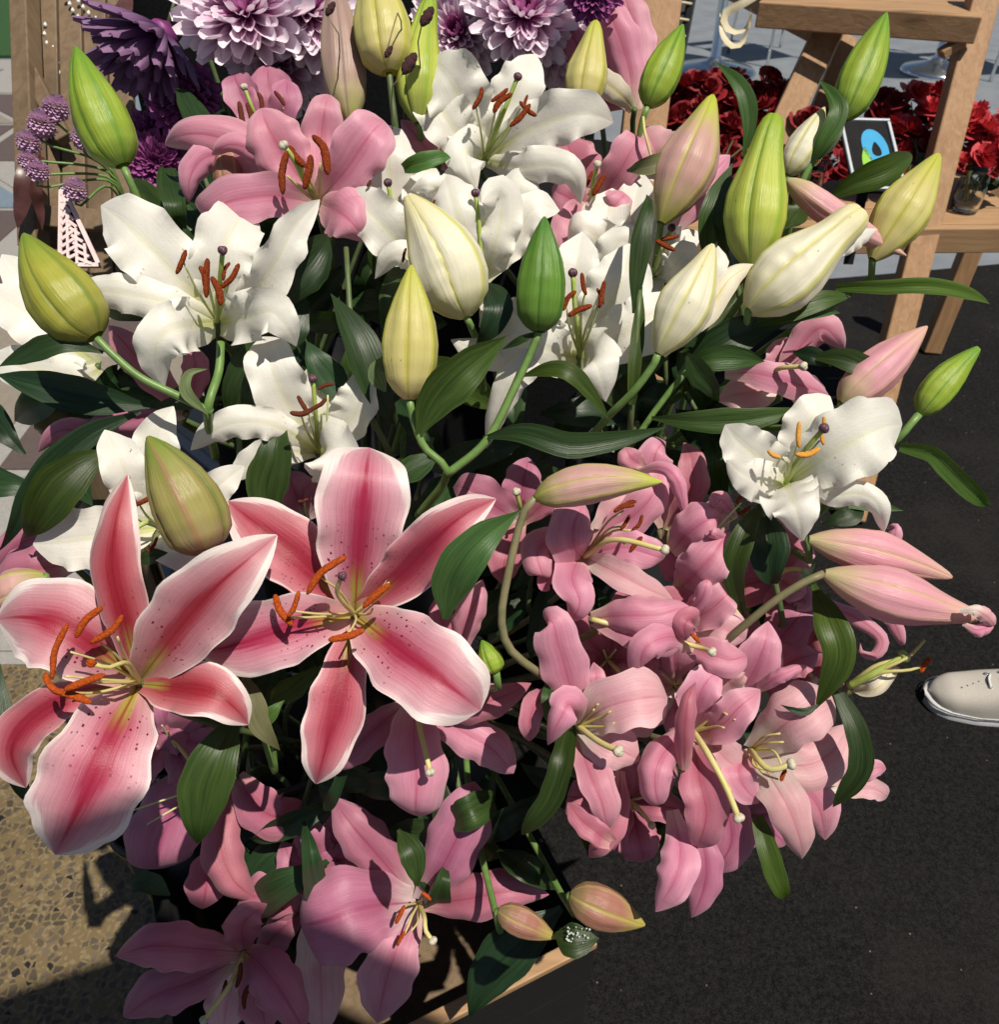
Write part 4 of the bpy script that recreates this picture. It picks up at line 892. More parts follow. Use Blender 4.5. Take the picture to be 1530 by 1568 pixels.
# blooms half buried behind the front ones
fq = random.Random(21)
for lab, x, y, R_, mt in (('pink lily buried between the bent brown stem and the sideways trumpet lily', 930, 1010, 105, 'rose'), ('pink lily buried under the tightly rolled petal', 1035, 1050, 115, 'pink'),
                      ('pink lily buried below the open lily with bare filaments', 965, 1225, 110, 'rose'), ('pink lily buried behind the lily with scrolled edges', 1100, 905, 115, 'rose'),
                      ('pink lily buried behind the wilting lily over the carpet', 1130, 1235, 95, 'mauve'), ('pink lily buried behind the coiled hooks near the glossy hanging leaf', 1220, 1010, 90, 'rose'),
                      ('shade-tinted pink lily buried beneath the veined leaf under the left crimson bloom', 260, 1130, 110, 'mauve'), ('shade-tinted pink lily buried between the two low shade-tinted lilies', 470, 1380, 115, 'mauve')):
    fl = Flower(lab, mt, .745 if x > 600 else .86, (x, y, 2.4), stem='stembrown'); r0_ = fq.uniform(0, 6)
    for k in range(6):
        a_ = r0_+k*1.047+fq.uniform(-.2, .2); L = R_*fq.uniform(.85, 1.15); q = lambda f_, z_: (x+math.cos(a_)*L*f_, y+math.sin(a_)*L*f_, z_)
        fl.p(R_*(.36 if k % 2 else .27), [q(.05, 2.4), q(.4, .6), q(.75, .2 if k % 2 else .8), q(1, fq.uniform(.8, 2.4))], cup=.1, roll=fq.uniform(-20, 20), mat='pale' if mt == 'pink' and k % 3 == 0 else None)
    fl.pi([(x+R_*.15, y+R_*.15, 0), (x+R_*.3, y+R_*.35, -1)], 'stigpale', .9, 'filay')
    for k in range(3): fl.s([(x+fq.uniform(-.2, .2)*R_, y+fq.uniform(-.2, .2)*R_, 0)])
# ------------------------------------------------------------------ the buds
Bud('plump green bud over the small lilac pompons', 'bgreen', .70, (188, 254), (116, 72), 41, 'fat', .6, .02, -1.5, stem=[(202, 285, .4), (216, 318, 1.4), (240, 400, 5), (300, 520, 12)])
b2 = Bud('fat olive bud over the dull white lily by the paving', 'bolive', .665, (146, 516), (36, 358), 52, 'fat', .9, .03, -1, stem=[(175, 545, .2), (215, 578, .6), (270, 605, 1.2), (325, 632, 2)])
b2.stem([(338, 525, 3.2), (335, 570, 2.6), (318, 632, 2), (330, 700, 8)], 3.6)
b2.leaf(12, [(318, 634, 1.6), (285, 600, .6), (290, 572, .4), (318, 565, .8)], 'leafpale')
b2.leaf(24, [(158, 540, .4), (105, 527, -.6), (50, 540, -.4), (-8, 560, .6)], 'leafdark', roll=20)
Bud('brown-streaked olive bud between the crimson petals', 'bbrown', .625, (318, 846), (226, 668), 54, 'fat', .2, -.03, -1.5, seam=.14)
b4 = Bud('pale yellow upright bud on the forked stem', 'byellow', .655, (627, 612), (630, 406), 43, 'std', 1.05, .0, -1, stem=[(634, 645, .4), (650, 685, .8), (684, 726, 1.4), (640, 790, 5)])
b4.leaf(18, [(590, 600, 1.6), (576, 570, .8), (588, 545, 1)], 'leafpale')
b5 = Bud('dark green upright bud in front of the sunlit white lilies', 'bdeep', .65, (825, 508), (834, 332), 38, 'fat', .95, .0, -1, stem=[(815, 535, .4), (790, 590, .8), (745, 675, 1.2), (684, 727, 1.6)], smat='stem')
b5.leaf(26, [(740, 670, 1.2), (800, 664, -.6), (876, 682, -1.4), (955, 672, -1), (1022, 654, .4)], 'leaf', roll=-8, cup=.05)
b5.leaf(46, [(640, 668, .8), (668, 610, -.2), (715, 562, -.6), (782, 516, .8)], 'leaf', roll=10)
b5.leaf(8, [(770, 535, .8), (800, 520, .2), (836, 506, 0)], 'leaf')
Bud('large creamy white swelling bud lying over the shaded white lilies', 'bcream', .69, (714, 486), (624, 300), 57, 'std', .9, -.04, -1, stem=[(722, 502, .6), (735, 540, 3), (740, 600, 8)], smat='stem', open_=.12, crk=.02)
Bud('yellow-green bud hanging between dark seed heads', 'byellow', .80, (596, 112), (572, -50), 44, 'fat', .9, 0, 0, stem=[(600, 150, .2), (606, 200, .8), (612, 260, 3)], smat='stemdark')
Bud('lumpy lime bud with split seams beside the topmost white lily', 'blime', .81, (642, 190), (660, -5), 36, 'vase', .4, .03, 0, seam=.2, open_=.15)
Bud('slim mauve-brown bud left of the dark seed heads', 'bmauve', .82, (536, 186), (510, -40), 34, 'std', 1.1, 0, 0)
Bud('slender yellow bud beneath the purple mum', 'byellow', .81, (890, 170), (913, 32), 32, 'vase', .8, 0, 0)
Bud('bright green bud against the wooden upright', 'bgreen', .80, (992, 164), (1046, 38), 29, 'std', 1.0, 0, 0, stem=[(984, 185, .4), (975, 230, 2), (960, 300, 8)])
Bud('tall pink bud with green base among sunlit pink petals', 'bpink', .735, (1012, 342), (1092, 146), 46, 'tap', .75, -.02, 0)
Bud('big yellow-green ridged bud above the creamy buds', 'blime', .675, (1152, 410), (1186, 178), 47, 'vase', .55, .03, 0, seam=.14, open_=.25)
Bud('narrow cream bud behind the big yellow-green ridged bud', 'bcream', .75, (1206, 268), (1264, 164), 24, 'std', .5, 0, 0)
b15 = Bud('bright lime bud in front of the upper wooden shelf', 'bgreen', .74, (1292, 184), (1358, 20), 33, 'std', .9, 0, 0, stem=[(1270, 205, .2), (1240, 255, .6), (1222, 300, 1.4), (1190, 420, 6)])
b15.leaf(20, [(1238, 258, .6), (1262, 215, -.6), (1285, 165, -1), (1255, 122, .4)], 'leaflit')
b15.leaf(16, [(1240, 250, .8), (1275, 212, -.4), (1296, 186, -.6)], 'leafpale')
Bud('golden yellow bud beside the right-hand wooden post', 'byellow', .70, (1336, 398), (1438, 236), 42, 'tap', .8, 0, 0)
b17 = Bud('creamy white bud with crinkled seams above the long thin leaf', 'bcream', .665, (1146, 476), (1318, 326), 52, 'vase', .75, 0, -1, seam=.18, open_=.45, crk=.035)
b17.p(20, [(1262, 400, -.6), (1300, 372, -.4), (1345, 350, .4)], 'white', cup=-.4, ruf=.2)
b17.p(18, [(1285, 360, -1.4), (1305, 335, -1), (1326, 322, 0)], 'white', cup=-.3, ruf=.3)
b18 = Bud('cream bud with yellow ribs, one petal peeling away', 'bcream', .655, (1008, 542), (1092, 374), 43, 'tap', .8, -.02, -.6, stem=[(1000, 560, .4), (970, 600, 1.2), (930, 640, 3), (880, 700, 8)])
b18.p(26, [(1030, 545, 1), (1080, 480, .2), (1120, 425, 0), (1164, 402, .8)], 'cream', cup=-.3)
b18.p(22, [(1075, 450, .6), (1098, 405, .2), (1100, 376, .8)], 'white', cup=-.3)
Bud('slim rose bud slanting down over the yellow bud', 'brose', .695, (1206, 276), (1388, 392), 22, 'std', .5, -.03, 0)
b20 = Bud('horizontal pink bud with green tip on a bent brown stem', 'bpink', .625, (820, 762), (1014, 738), 31, 'std', .75, .05, -1, stem=[(800, 790, .4), (778, 880, .8), (768, 950, 1.2), (782, 995, 1.8), (825, 1030, 3), (870, 1060, 8)], smat='stembrown')
b20.leaf(46, [(682, 948, 2), (692, 890, .2), (730, 830, -.4), (800, 782, .8)], 'leaflit', roll=6)
Bud('pink bud pointing up past the leafy tip beside the carpet', 'brose', .68, (1288, 618), (1420, 500), 34, 'std', .6, 0, 0)
b22 = Bud('small bright green bud isolated over the black carpet', 'bgreen', .66, (1408, 634), (1498, 534), 26, 'std', .9, .03, 0, stem=[(1390, 655, .2), (1375, 672, .4), (1320, 720, 4), (1240, 800, 9)], open_=.25)
b22.leaf(20, [(1378, 684, .4), (1425, 694, -.4), (1450, 715, -.6), (1488, 752, -.2), (1526, 788, .6)], 'leaflit', prof='strip', roll=20)
Bud('smooth pink bud, upper of the pair reaching over the carpet', 'brose', .66, (1238, 826), (1458, 884), 36, 'tap', .9, .02, 0)
b24 = Bud('long pink bud with a crumpled withered tip over the carpet', 'brose', .635, (1262, 878), (1500, 945), 42, 'tap', .7, -.02, -.5, stem=[(1225, 895, .2), (1180, 925, .8), (1120, 975, 2.4), (1050, 1040, 7)], smat='stembrown', open_=.1)
b24.p(16, [(1470, 935, -1.6), (1495, 935, -2), (1515, 948, -1.8), (1528, 966, -1.2)], 'bpink' if False else 'pale', ruf=.3, cup=-.5)
b24.p(14, [(1475, 955, -1.2), (1495, 965, -1.6), (1510, 962, -1.4), (1528, 956, -1)], 'pink', ruf=.3, cup=-.5)
Bud('small orange-tinted bud at the shade-tinted lily beside the crate rim', 'bdusk', .70, (762, 1394), (852, 1436), 23, 'std', .8, 0, 0)
Bud('dusky reddish bud with yellow tip lying over the carpet shadow', 'bdusk', .71, (872, 1370), (988, 1416), 33, 'std', .8, 0, 0)
Bud('tiny green bud below the bent brown stem', 'bgreen', .66, (760, 1030), (738, 980), 19, 'fat', .8, 0, 0)
Bud('pink and green bud at the paving edge under shade-tinted petals', 'bpink', .69, (70, 882), (-30, 930), 34, 'tap', .8, 0, 0)
Bud('small amber bud behind the rose-pink lily', 'bdusk', .80, (352, 300), (345, 206), 22, 'fat', .8, 0, 0)

# ------------------------------------------------------------------ leafy stems
s = Spray('leafy stem with broad shaded leaves left of the yellow bud', .72, [(600, 700, 2), (560, 620, 1), (540, 520, .4), (530, 380, 2)])
s.leaf(40, [(600, 650, 1.4), (575, 590, .2), (550, 520, -.2), (507, 448, 1)], 'leaf', roll=10)
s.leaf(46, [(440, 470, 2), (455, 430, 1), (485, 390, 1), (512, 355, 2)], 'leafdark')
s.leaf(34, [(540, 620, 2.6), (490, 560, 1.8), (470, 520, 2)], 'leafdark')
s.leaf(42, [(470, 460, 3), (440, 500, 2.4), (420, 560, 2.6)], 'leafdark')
s = Spray('stem with an upright dark leaf between the white lilies at left', .72, [(380, 720, 3), (370, 640, 2), (380, 520, 2)])
s.leaf(42, [(350, 645, 2.4), (368, 600, 1.2), (392, 540, 1.2), (398, 490, 2)], 'leaf')
s.leaf(44, [(425, 808, 1), (408, 755, .2), (420, 700, -.2), (432, 634, .6)], 'leaf', roll=-12)
s = Spray('stem with glossy pointed leaves beside the paving at left', .69, [(230, 720, 4), (190, 690, 2), (165, 680, 1)])
s.leaf(46, [(168, 690, 1), (125, 715, -.2), (80, 760, -.6), (36, 838, .6)], 'leaf', roll=10)
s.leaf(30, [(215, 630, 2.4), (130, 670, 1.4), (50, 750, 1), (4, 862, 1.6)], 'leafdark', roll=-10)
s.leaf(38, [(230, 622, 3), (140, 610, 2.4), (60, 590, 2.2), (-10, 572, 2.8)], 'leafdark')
s.leaf(16, [(205, 860, 2), (240, 852, 1.2), (280, 862, 1.2)], 'leaf')
s.leaf(22, [(60, 1240, 3), (30, 1200, 2), (10, 1120, 2), (-6, 1000, 2.6)], 'leafdark')
s = Spray('leafy stem with tall narrow leaf rising in front of white ruffles', .665, [(965, 660, 3), (968, 620, 1.4), (972, 560, .6), (980, 440, .2)])
s.leaf(22, [(970, 480, .4), (976, 420, -.2), (985, 350, -.4), (1001, 280, .6)], 'leaf', roll=15)
s.leaf(14, [(968, 620, .8), (972, 560, .2), (978, 500, .2), (982, 440, .4)], 'leaf', prof='strip')
s.leaf(20, [(800, 576, 1), (848, 566, -.4), (885, 580, -.6), (938, 645, .6)], 'leaf', roll=-20)
s.leaf(30, [(740, 432, 2), (762, 465, .8), (752, 500, .8), (728, 535, 1.6)], 'leafdark')
s = Spray('leafy stem with overlapping dark leaves under the cream buds', .68, [(960, 690, 4), (1010, 620, 2), (1060, 560, 1), (1130, 500, 1)], mat='stem')
s.leaf(26, [(998, 640, 1.6), (1070, 645, .2), (1150, 642, -.2), (1238, 624, .6)], 'leaf', roll=14)
s.leaf(38, [(1040, 575, 1.4), (1090, 535, .6), (1150, 505, .4), (1212, 492, 1)], 'leafdark')
s.leaf(26, [(1050, 560, .6), (1090, 550, -.4), (1130, 548, -.4), (1172, 554, .4)], 'leaflit')
s.leaf(26, [(1050, 540, .4), (1072, 572, -.6), (1088, 594, -.6), (1100, 622, 0)], 'leaf', roll=20)
s.leaf(22, [(1150, 500, .4), (1200, 482, -.4), (1255, 462, -.4), (1312, 450, .6)], 'leaf', roll=-16)
s.leaf(16, [(1130, 495, .8), (1180, 490, 0), (1230, 480, -.2), (1300, 476, .6)], 'leaflit')
s.leaf(16, [(1280, 440, .4), (1350, 440, -.4), (1430, 438, -.6), (1532, 462, .4)], 'leaflit', prof='strip', roll=(30, -20))
s.leaf(24, [(1240, 548, .8), (1285, 548, -.2), (1330, 566, -.4), (1380, 585, .6)], 'leaf', roll=-10)
s.leaf(18, [(1215, 540, 1.4), (1245, 545, .6), (1275, 562, .8)], 'leafdark')
s = Spray('leafy stem with pale-backed leaves around the ridged bud', .715, [(1130, 520, 4), (1130, 440, 2), (1110, 380, 1)])
s.leaf(26, [(1082, 405, 1.4), (1085, 350, .2), (1098, 305, 0), (1122, 250, .8)], 'leaf', roll=14)
s.leaf(22, [(1108, 405, .8), (1110, 355, 0), (1108, 320, 0), (1112, 262, .6)], 'leaf')
s.leaf(18, [(1138, 240, 1), (1148, 190, .2), (1138, 140, 0), (1096, 92, 1)], 'leaflit', roll=10)
s.leaf(30, [(1264, 308, .8), (1310, 280, -.2), (1360, 258, -.2), (1414, 232, .8)], 'leaflit', roll=16)
s.leaf(18, [(960, 262, 2), (985, 256, 1.2), (1010, 248, 1), (1038, 226, 1.6)], 'leafbrown')
s.leaf(24, [(1200, 350, 2), (1225, 320, 1.6), (1225, 300, 1.8)], 'leaf')
s = Spray('stem with narrow drooping leaf below the brilliant white lily', .66, [(1190, 960, 5), (1180, 860, 2.4), (1168, 780, 1.4)])
s.leaf(27, [(1168, 768, 1), (1140, 820, -.4), (1122, 880, -.6), (1146, 958, .6)], 'leaf', roll=14)
s.leaf(40, [(1168, 780, 1.6), (1178, 830, .6), (1180, 880, .6), (1192, 900, 1.2)], 'leafdark')
s.leaf(34, [(1246, 895, 1.2), (1270, 950, -1.0), (1284, 1010, -1.4), (1246, 1092, -.2)], 'leaf', prof='leaf', roll=-8)
s.leaf(8, [(1255, 1078, 0), (1230, 1090, -.2), (1195, 1080, .2)], 'leafdark')
s.leaf(24, [(1284, 1062, .6), (1312, 1120, -.4), (1316, 1180, -.4), (1274, 1236, .6)], 'leaf', roll=-14, prof='strip')
s.leaf(22, [(1160, 1250, 1.6), (1176, 1300, .6), (1190, 1345, .4), (1208, 1388, 1)], 'leaflit', prof='strip')
s.leaf(22, [(1320, 770, 2), (1300, 790, 1.4), (1260, 800, 1.6)], 'leafdark')
s.leaf(14, [(1270, 780, 2), (1310, 770, 1.4), (1384, 782, 1.6)], 'leaf')
s = Spray('stem with narrow green leaf hanging below the open pink lily', .67, [(930, 1180, 5), (900, 1130, 3), (880, 1110, 2)])
s.leaf(26, [(872, 1110, 1.6), (860, 1170, -.4), (838, 1230, -.4), (790, 1282, .8)], 'leaf', roll=10, prof='strip')
s.leaf(12, [(845, 1040, 1), (838, 1070, -.6), (845, 1120, 0)], 'leaflit', prof='strip')
s.leaf(32, [(850, 1430, 1.6), (880, 1440, .8), (918, 1436, 1)], 'leaf', cup=.05, seed=4)
vv_, ff_ = [], []
for k in range(34):
    x_, y_ = 868+rng.uniform(0, 36), 1436+rng.uniform(-17, 17); c_ = P(x_, y_, .67+.0105); r_ = rng.uniform(.0004, .0011)
    v, f, _ = spindle([c_-FW*-r_*.4, c_-FW*r_*.3, c_-FW*r_], [(0, r_*.9), (.5, r_), (.85, r_*.6), (1, r_*.1)], 7, 5); ff_ += [tuple(i+len(vv_) for i in q) for q in f]; vv_ += list(v)
M['dew'] = plain_mat('dew', (.7, .75, .7), (.8, .85, .8), 10, .05, 0, spec=.9, trans=.5)
o = mesh_obj('dew_drops', np.array(vv_), ff_, M['dew'], s.t); o['kind'] = 'stuff'
s.leaf(50, [(860, 1390, 16), (800, 1440, 15), (750, 1490, 15), (715, 1560, 16)], 'leafdark', cup=.05)
s = Spray('stem with broad veined leaf under the left crimson bloom', .68, [(420, 1180, 5), (390, 1080, 2), (375, 1040, 1)], mat='stem')
s.leaf(52, [(362, 1095, 1.4), (336, 1150, -.2), (312, 1215, -.6), (302, 1308, .4)], 'leaf', roll=6)
s.leaf(24, [(372, 1030, 1), (388, 1075, 0), (398, 1110, 0), (432, 1152, .6)], 'leafbrown')
s.leaf(16, [(395, 1110, 2), (412, 1096, 1.6), (434, 1072, 1.8)], 'leaflit')
s.leaf(26, [(610, 1270, 3), (632, 1310, 2), (640, 1360, 2.2)], 'leaf')
s.leaf(20, [(260, 1370, 3), (225, 1350, 2.4), (186, 1358, 2.6)], 'leafdark')
s = Spray('stem with a short bright leaf beside the small cupped pink lily', .76, [(650, 300, 4), (640, 262, 2), (625, 254, 1)])
s.leaf(18, [(618, 258, 1), (645, 248, 0), (668, 242, 0), (694, 238, .6)], 'leaflit', prof='front')

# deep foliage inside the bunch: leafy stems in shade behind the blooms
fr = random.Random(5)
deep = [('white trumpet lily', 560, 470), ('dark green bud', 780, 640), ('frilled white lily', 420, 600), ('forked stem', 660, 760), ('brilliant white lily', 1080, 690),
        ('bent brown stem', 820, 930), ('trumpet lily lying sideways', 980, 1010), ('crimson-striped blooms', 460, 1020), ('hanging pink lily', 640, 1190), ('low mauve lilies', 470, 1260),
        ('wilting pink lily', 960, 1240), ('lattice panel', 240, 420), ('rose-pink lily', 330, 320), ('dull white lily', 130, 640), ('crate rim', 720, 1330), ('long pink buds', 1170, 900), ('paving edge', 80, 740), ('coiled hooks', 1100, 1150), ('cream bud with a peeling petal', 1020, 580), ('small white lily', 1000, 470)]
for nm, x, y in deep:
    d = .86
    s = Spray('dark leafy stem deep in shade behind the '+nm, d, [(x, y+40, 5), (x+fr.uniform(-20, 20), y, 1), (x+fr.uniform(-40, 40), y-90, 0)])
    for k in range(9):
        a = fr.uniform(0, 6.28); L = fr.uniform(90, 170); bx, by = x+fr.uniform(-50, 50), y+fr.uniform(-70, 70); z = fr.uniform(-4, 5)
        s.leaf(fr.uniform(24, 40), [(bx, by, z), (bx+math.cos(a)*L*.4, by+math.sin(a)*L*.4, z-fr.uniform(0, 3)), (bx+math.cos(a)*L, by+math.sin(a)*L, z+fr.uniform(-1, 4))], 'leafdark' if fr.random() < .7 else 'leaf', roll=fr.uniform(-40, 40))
# ------------------------------------------------------------------ more materials
def wood_mat(name, a, b, dark, ax=0, rough=.6):
    k = NT(name)
    st = [26, 26, 26]; st[ax] = 1.6
    o = k.n('ShaderNodeObjectInfo').outputs['Random']
    sh = k.n('ShaderNodeCombineXYZ', {0: k.math('MULTIPLY', o, 13.0), 1: k.math('MULTIPLY', o, 7.0), 2: k.math('MULTIPLY', o, 29.0)}).outputs[0]
    tc = k.n('ShaderNodeTexCoord').outputs['Object']
    m = k.n('ShaderNodeMapping', {0: tc, 3: tuple(st), 1: sh}).outputs[0]
    g = k.n('ShaderNodeTexNoise', {0: m, 'Scale': 3.0, 'Detail': 5.0, 'Roughness': .6, 'Distortion': .8}).outputs[0]
    big = k.n('ShaderNodeTexNoise', {0: k.n('ShaderNodeMapping', {0: tc, 3: tuple(q*.18 for q in st), 1: sh}).outputs[0], 'Scale': 2.0, 'Detail': 2.0}).outputs[0]
    c = k.mix(k.smooth(g, .3, .7), a, b)
    c = k.mix(k.math('MULTIPLY', k.smooth(big, .55, .72), .6), c, dark)
    vk = k.n('ShaderNodeTexVoronoi', {0: k.n('ShaderNodeMapping', {0: tc, 3: tuple(q*.35 for q in st), 1: sh}).outputs[0], 'Scale': 1.3})
    kn = k.math('MULTIPLY', k.smooth(vk.outputs[0], .22, .06), k.math('GREATER_THAN', k.n('ShaderNodeSeparateColor', {0: vk.outputs[1]}).outputs[0], .72))
    c = k.mix(k.math('MULTIPLY', kn, .7), c, tuple(q*.35 for q in dark))
    bp = k.n('ShaderNodeBump', {'Strength': .35, 'Distance': .002, 'Height': g}).outputs[0]
    return k.out(k.n('ShaderNodeBsdfPrincipled', {'Base Color': c, 'Roughness': rough, 'Specular IOR Level': .3, 'Normal': bp}).outputs[0])
M['woodx'] = wood_mat('pine_wood', (.30, .175, .088), (.38, .235, .125), (.20, .105, .048), 0)
M['woodz'] = wood_mat('pine_wood_upright', (.28, .155, .075), (.37, .22, .115), (.19, .095, .042), 2)
M['woodgrey'] = wood_mat('shaded_wood', (.13, .088, .052), (.18, .125, .076), (.075, .05, .03), 2)  # darker copy of the pine, shade put into the wood colour
M['shadowwood'] = wood_mat('shadow_black_wood', (.003, .003, .003), (.005, .005, .005), (.002, .002, .002), 0, 1.0)  # deep shadow below the crate rim, put into the wood colour
M['cloth'] = plain_mat('backdrop_cloth', (.006, .006, .007), (.010, .010, .011), 200, .9, .4, spec=.1)
M['black'] = plain_mat('black_plastic', (.010, .010, .011), (.016, .016, .017), 30, .38, .08)
M['ribbon'] = plain_mat('brown_satin', (.055, .020, .018), (.085, .034, .030), 60, .35, .1)
M['creamribbon'] = plain_mat('cream_ribbon', (.70, .62, .40), (.78, .70, .50), 60, .35, .1, trans=.3)
M['chrome'] = plain_mat('chrome', (.70, .72, .74), (.76, .77, .78), 10, .14, .02, metal=1)
M['glass'] = None
def glass_mat():
    k = NT('clear_vase'); 
    return k.out(k.n('ShaderNodeBsdfPrincipled', {'Base Color': (.9, .95, .93, 1), 'Roughness': .04, 'IOR': 1.45, 'Transmission Weight': 1.0}).outputs[0])
M['glass'] = glass_mat()
M['redrose'] = plain_mat('dark_red_rose', (.16, .006, .010), (.27, .012, .018), 120, .55, .3, trans=.12)
M['coral'] = plain_mat('coral_red_rose', (.48, .030, .045), (.60, .060, .070), 120, .55, .3, trans=.18)
M['canvas'] = plain_mat('shoe_canvas', (.40, .37, .33), (.46, .425, .38), 500, .8, .35, .0008)
M['rubber'] = plain_mat('shoe_rubber', (.48, .48, .48), (.54, .54, .54), 60, .5, .1)
M['shoeline'] = plain_mat('shoe_line', (.02, .02, .025), (.03, .03, .035), 60, .5, .1)
M['signblack'] = plain_mat('sign_black', (.012, .012, .013), (.016, .016, .017), 30, .8, .05, spec=.1)
M['signframe'] = plain_mat('sign_frame', (.42, .45, .48), (.50, .53, .56), 30, .45, .1)
M['signblue'] = plain_mat('sign_blue', (.05, .28, .50), (.06, .31, .54), 30, .8, .02, spec=.1)
M['signgreen'] = plain_mat('sign_green', (.22, .46, .06), (.25, .50, .07), 30, .8, .02, spec=.1)
M['palepanel'] = plain_mat('pale_lattice', (.66, .50, .50), (.72, .58, .57), 30, .55, .1)
M['seed'] = plain_mat('seed_head', (.030, .008, .012), (.07, .018, .022), 700, .8, 1.0, .002)
M['lilac'] = plain_mat('lilac_pompon', (.56, .34, .52), (.68, .48, .64), 300, .55, .3, trans=.2)

def carpet_mat():
    k = NT('black_carpet'); tc = k.n('ShaderNodeTexCoord').outputs['Object']
    n = k.n('ShaderNodeTexNoise', {0: tc, 'Scale': 420.0, 'Detail': 3.0, 'Roughness': .7}).outputs[0]
    nb = k.n('ShaderNodeTexNoise', {0: tc, 'Scale': 3.0, 'Detail': 5.0, 'Roughness': .6}).outputs[0]
    v = k.n('ShaderNodeTexVoronoi', {0: tc, 'Scale': 55.0})
    sp = k.math('MULTIPLY', k.smooth(v.outputs[0], .10, .05), k.math('GREATER_THAN', k.n('ShaderNodeSeparateColor', {0: v.outputs[1]}).outputs[0], .80))
    n2 = k.n('ShaderNodeTexNoise', {0: tc, 'Scale': 130.0, 'Detail': 4.0, 'Roughness': .8}).outputs[0]
    c = k.mix(k.smooth(k.math('ADD', k.math('MULTIPLY', n, .5), k.math('MULTIPLY', n2, .5)), .38, .64), (.0025, .0025, .003), (.019, .018, .017))
    c = k.mix(k.math('MULTIPLY', k.smooth(nb, .45, .75), .6), c, (.022, .020, .018))
    c = k.mix(k.math('MULTIPLY', sp, .75), c, (.22, .17, .11))
    bp = k.n('ShaderNodeBump', {'Strength': .9, 'Distance': .003, 'Height': n}).outputs[0]
    return k.out(k.n('ShaderNodeBsdfPrincipled', {'Base Color': c, 'Roughness': .95, 'Specular IOR Level': .12, 'Normal': bp}).outputs[0])
M['carpet'] = carpet_mat()
def terrazzo_mat():
    k = NT('terrazzo'); tc = k.n('ShaderNodeTexCoord').outputs['Object']
    warp = k.n('ShaderNodeTexNoise', {0: tc, 'Scale': 60.0, 'Detail': 2.0}).outputs[1]
    co = k.n('ShaderNodeMix', {'Factor': .012, 'A': tc, 'B': warp}, data_type='VECTOR') if False else None
    va = k.n('ShaderNodeVectorMath', {0: warp, 1: (.010, .010, 0)}, operation='MULTIPLY').outputs[0]
    cc = k.n('ShaderNodeVectorMath', {0: tc, 1: va}, operation='ADD').outputs[0]
    v = k.n('ShaderNodeTexVoronoi', {0: cc, 'Scale': 82.0}); e = k.n('ShaderNodeTexVoronoi', {0: cc, 'Scale': 82.0}, feature='DISTANCE_TO_EDGE').outputs[0]
    rc = k.n('ShaderNodeSeparateColor', {0: v.outputs[1]})
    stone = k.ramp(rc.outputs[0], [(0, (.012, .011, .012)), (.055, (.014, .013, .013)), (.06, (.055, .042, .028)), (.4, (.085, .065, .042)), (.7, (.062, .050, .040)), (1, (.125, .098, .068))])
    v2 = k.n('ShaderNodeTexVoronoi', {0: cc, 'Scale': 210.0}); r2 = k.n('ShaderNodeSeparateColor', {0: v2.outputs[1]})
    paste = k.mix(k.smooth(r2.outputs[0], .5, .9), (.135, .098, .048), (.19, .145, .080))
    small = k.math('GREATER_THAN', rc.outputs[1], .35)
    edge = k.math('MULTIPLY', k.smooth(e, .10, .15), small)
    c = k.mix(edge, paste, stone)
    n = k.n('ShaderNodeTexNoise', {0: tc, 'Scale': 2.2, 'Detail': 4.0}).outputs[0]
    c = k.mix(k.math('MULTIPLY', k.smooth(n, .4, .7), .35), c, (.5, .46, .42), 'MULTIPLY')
    bp = k.n('ShaderNodeBump', {'Strength': .2, 'Distance': .001, 'Height': e}).outputs[0]
    return k.out(k.n('ShaderNodeBsdfPrincipled', {'Base Color': c, 'Roughness': .5, 'Specular IOR Level': .35, 'Normal': bp}).outputs[0])
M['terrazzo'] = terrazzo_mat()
M['concrete'] = plain_mat('grey_floor', (.145, .16, .18), (.185, .20, .22), 6, .55, .1)
M['turf'] = plain_mat('green_turf', (.012, .050, .012), (.03, .09, .02), 160, .9, .9, .01)
for nm, a in (('tilebeige', (.36, .31, .25)), ('tileblue', (.24, .31, .38)), ('tilebrown', (.15, .11, .10)), ('tilepale', (.46, .44, .41))):
    M[nm] = plain_mat(nm, tuple(q*.52 for q in a), tuple(q*.62 for q in a), 90, .6, .15)

# ------------------------------------------------------------------ the setting
def sheet(name, pts, z, mat, th=.003):
    pts = [np.array([p[0], p[1], z]) for p in pts]; n = len(pts)
    v = np.array(pts+[p-np.array([0, 0, th]) for p in pts])
    f = [tuple(range(n))]+[(i, i+n, (i+1) % n+n, (i+1) % n) for i in range(n)]
    return mesh_obj(name, v, f, mat, smooth=False)
struct(sheet('ground', [(-90, -30), (90, -30), (90, 120), (-90, 120)], 0, M['concrete'], .05))
struct(sheet('carpet', [(-.24, -1.2), (4.5, -1.2), (4.5, 3.55), (1.31, 2.94), (-.05, 2.70)], .010, M['carpet'], .008))
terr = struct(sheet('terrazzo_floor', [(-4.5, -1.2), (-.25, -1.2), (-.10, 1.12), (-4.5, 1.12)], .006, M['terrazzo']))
struct(sheet('lawn', [(-9, 6.4), (-2.6, 6.4), (-2.6, 14), (-9, 14)], .02, M['turf'], .015))
pav = struct(sheet('paving', [(-4.5, 1.125), (-.10, 1.125), (-.05, 6.35), (-4.5, 6.35)], .002, M['tilepale'], .0015))
tk = ['tilebeige', 'tileblue', 'tilebrown', 'tilepale']
sq = .62; g = .035
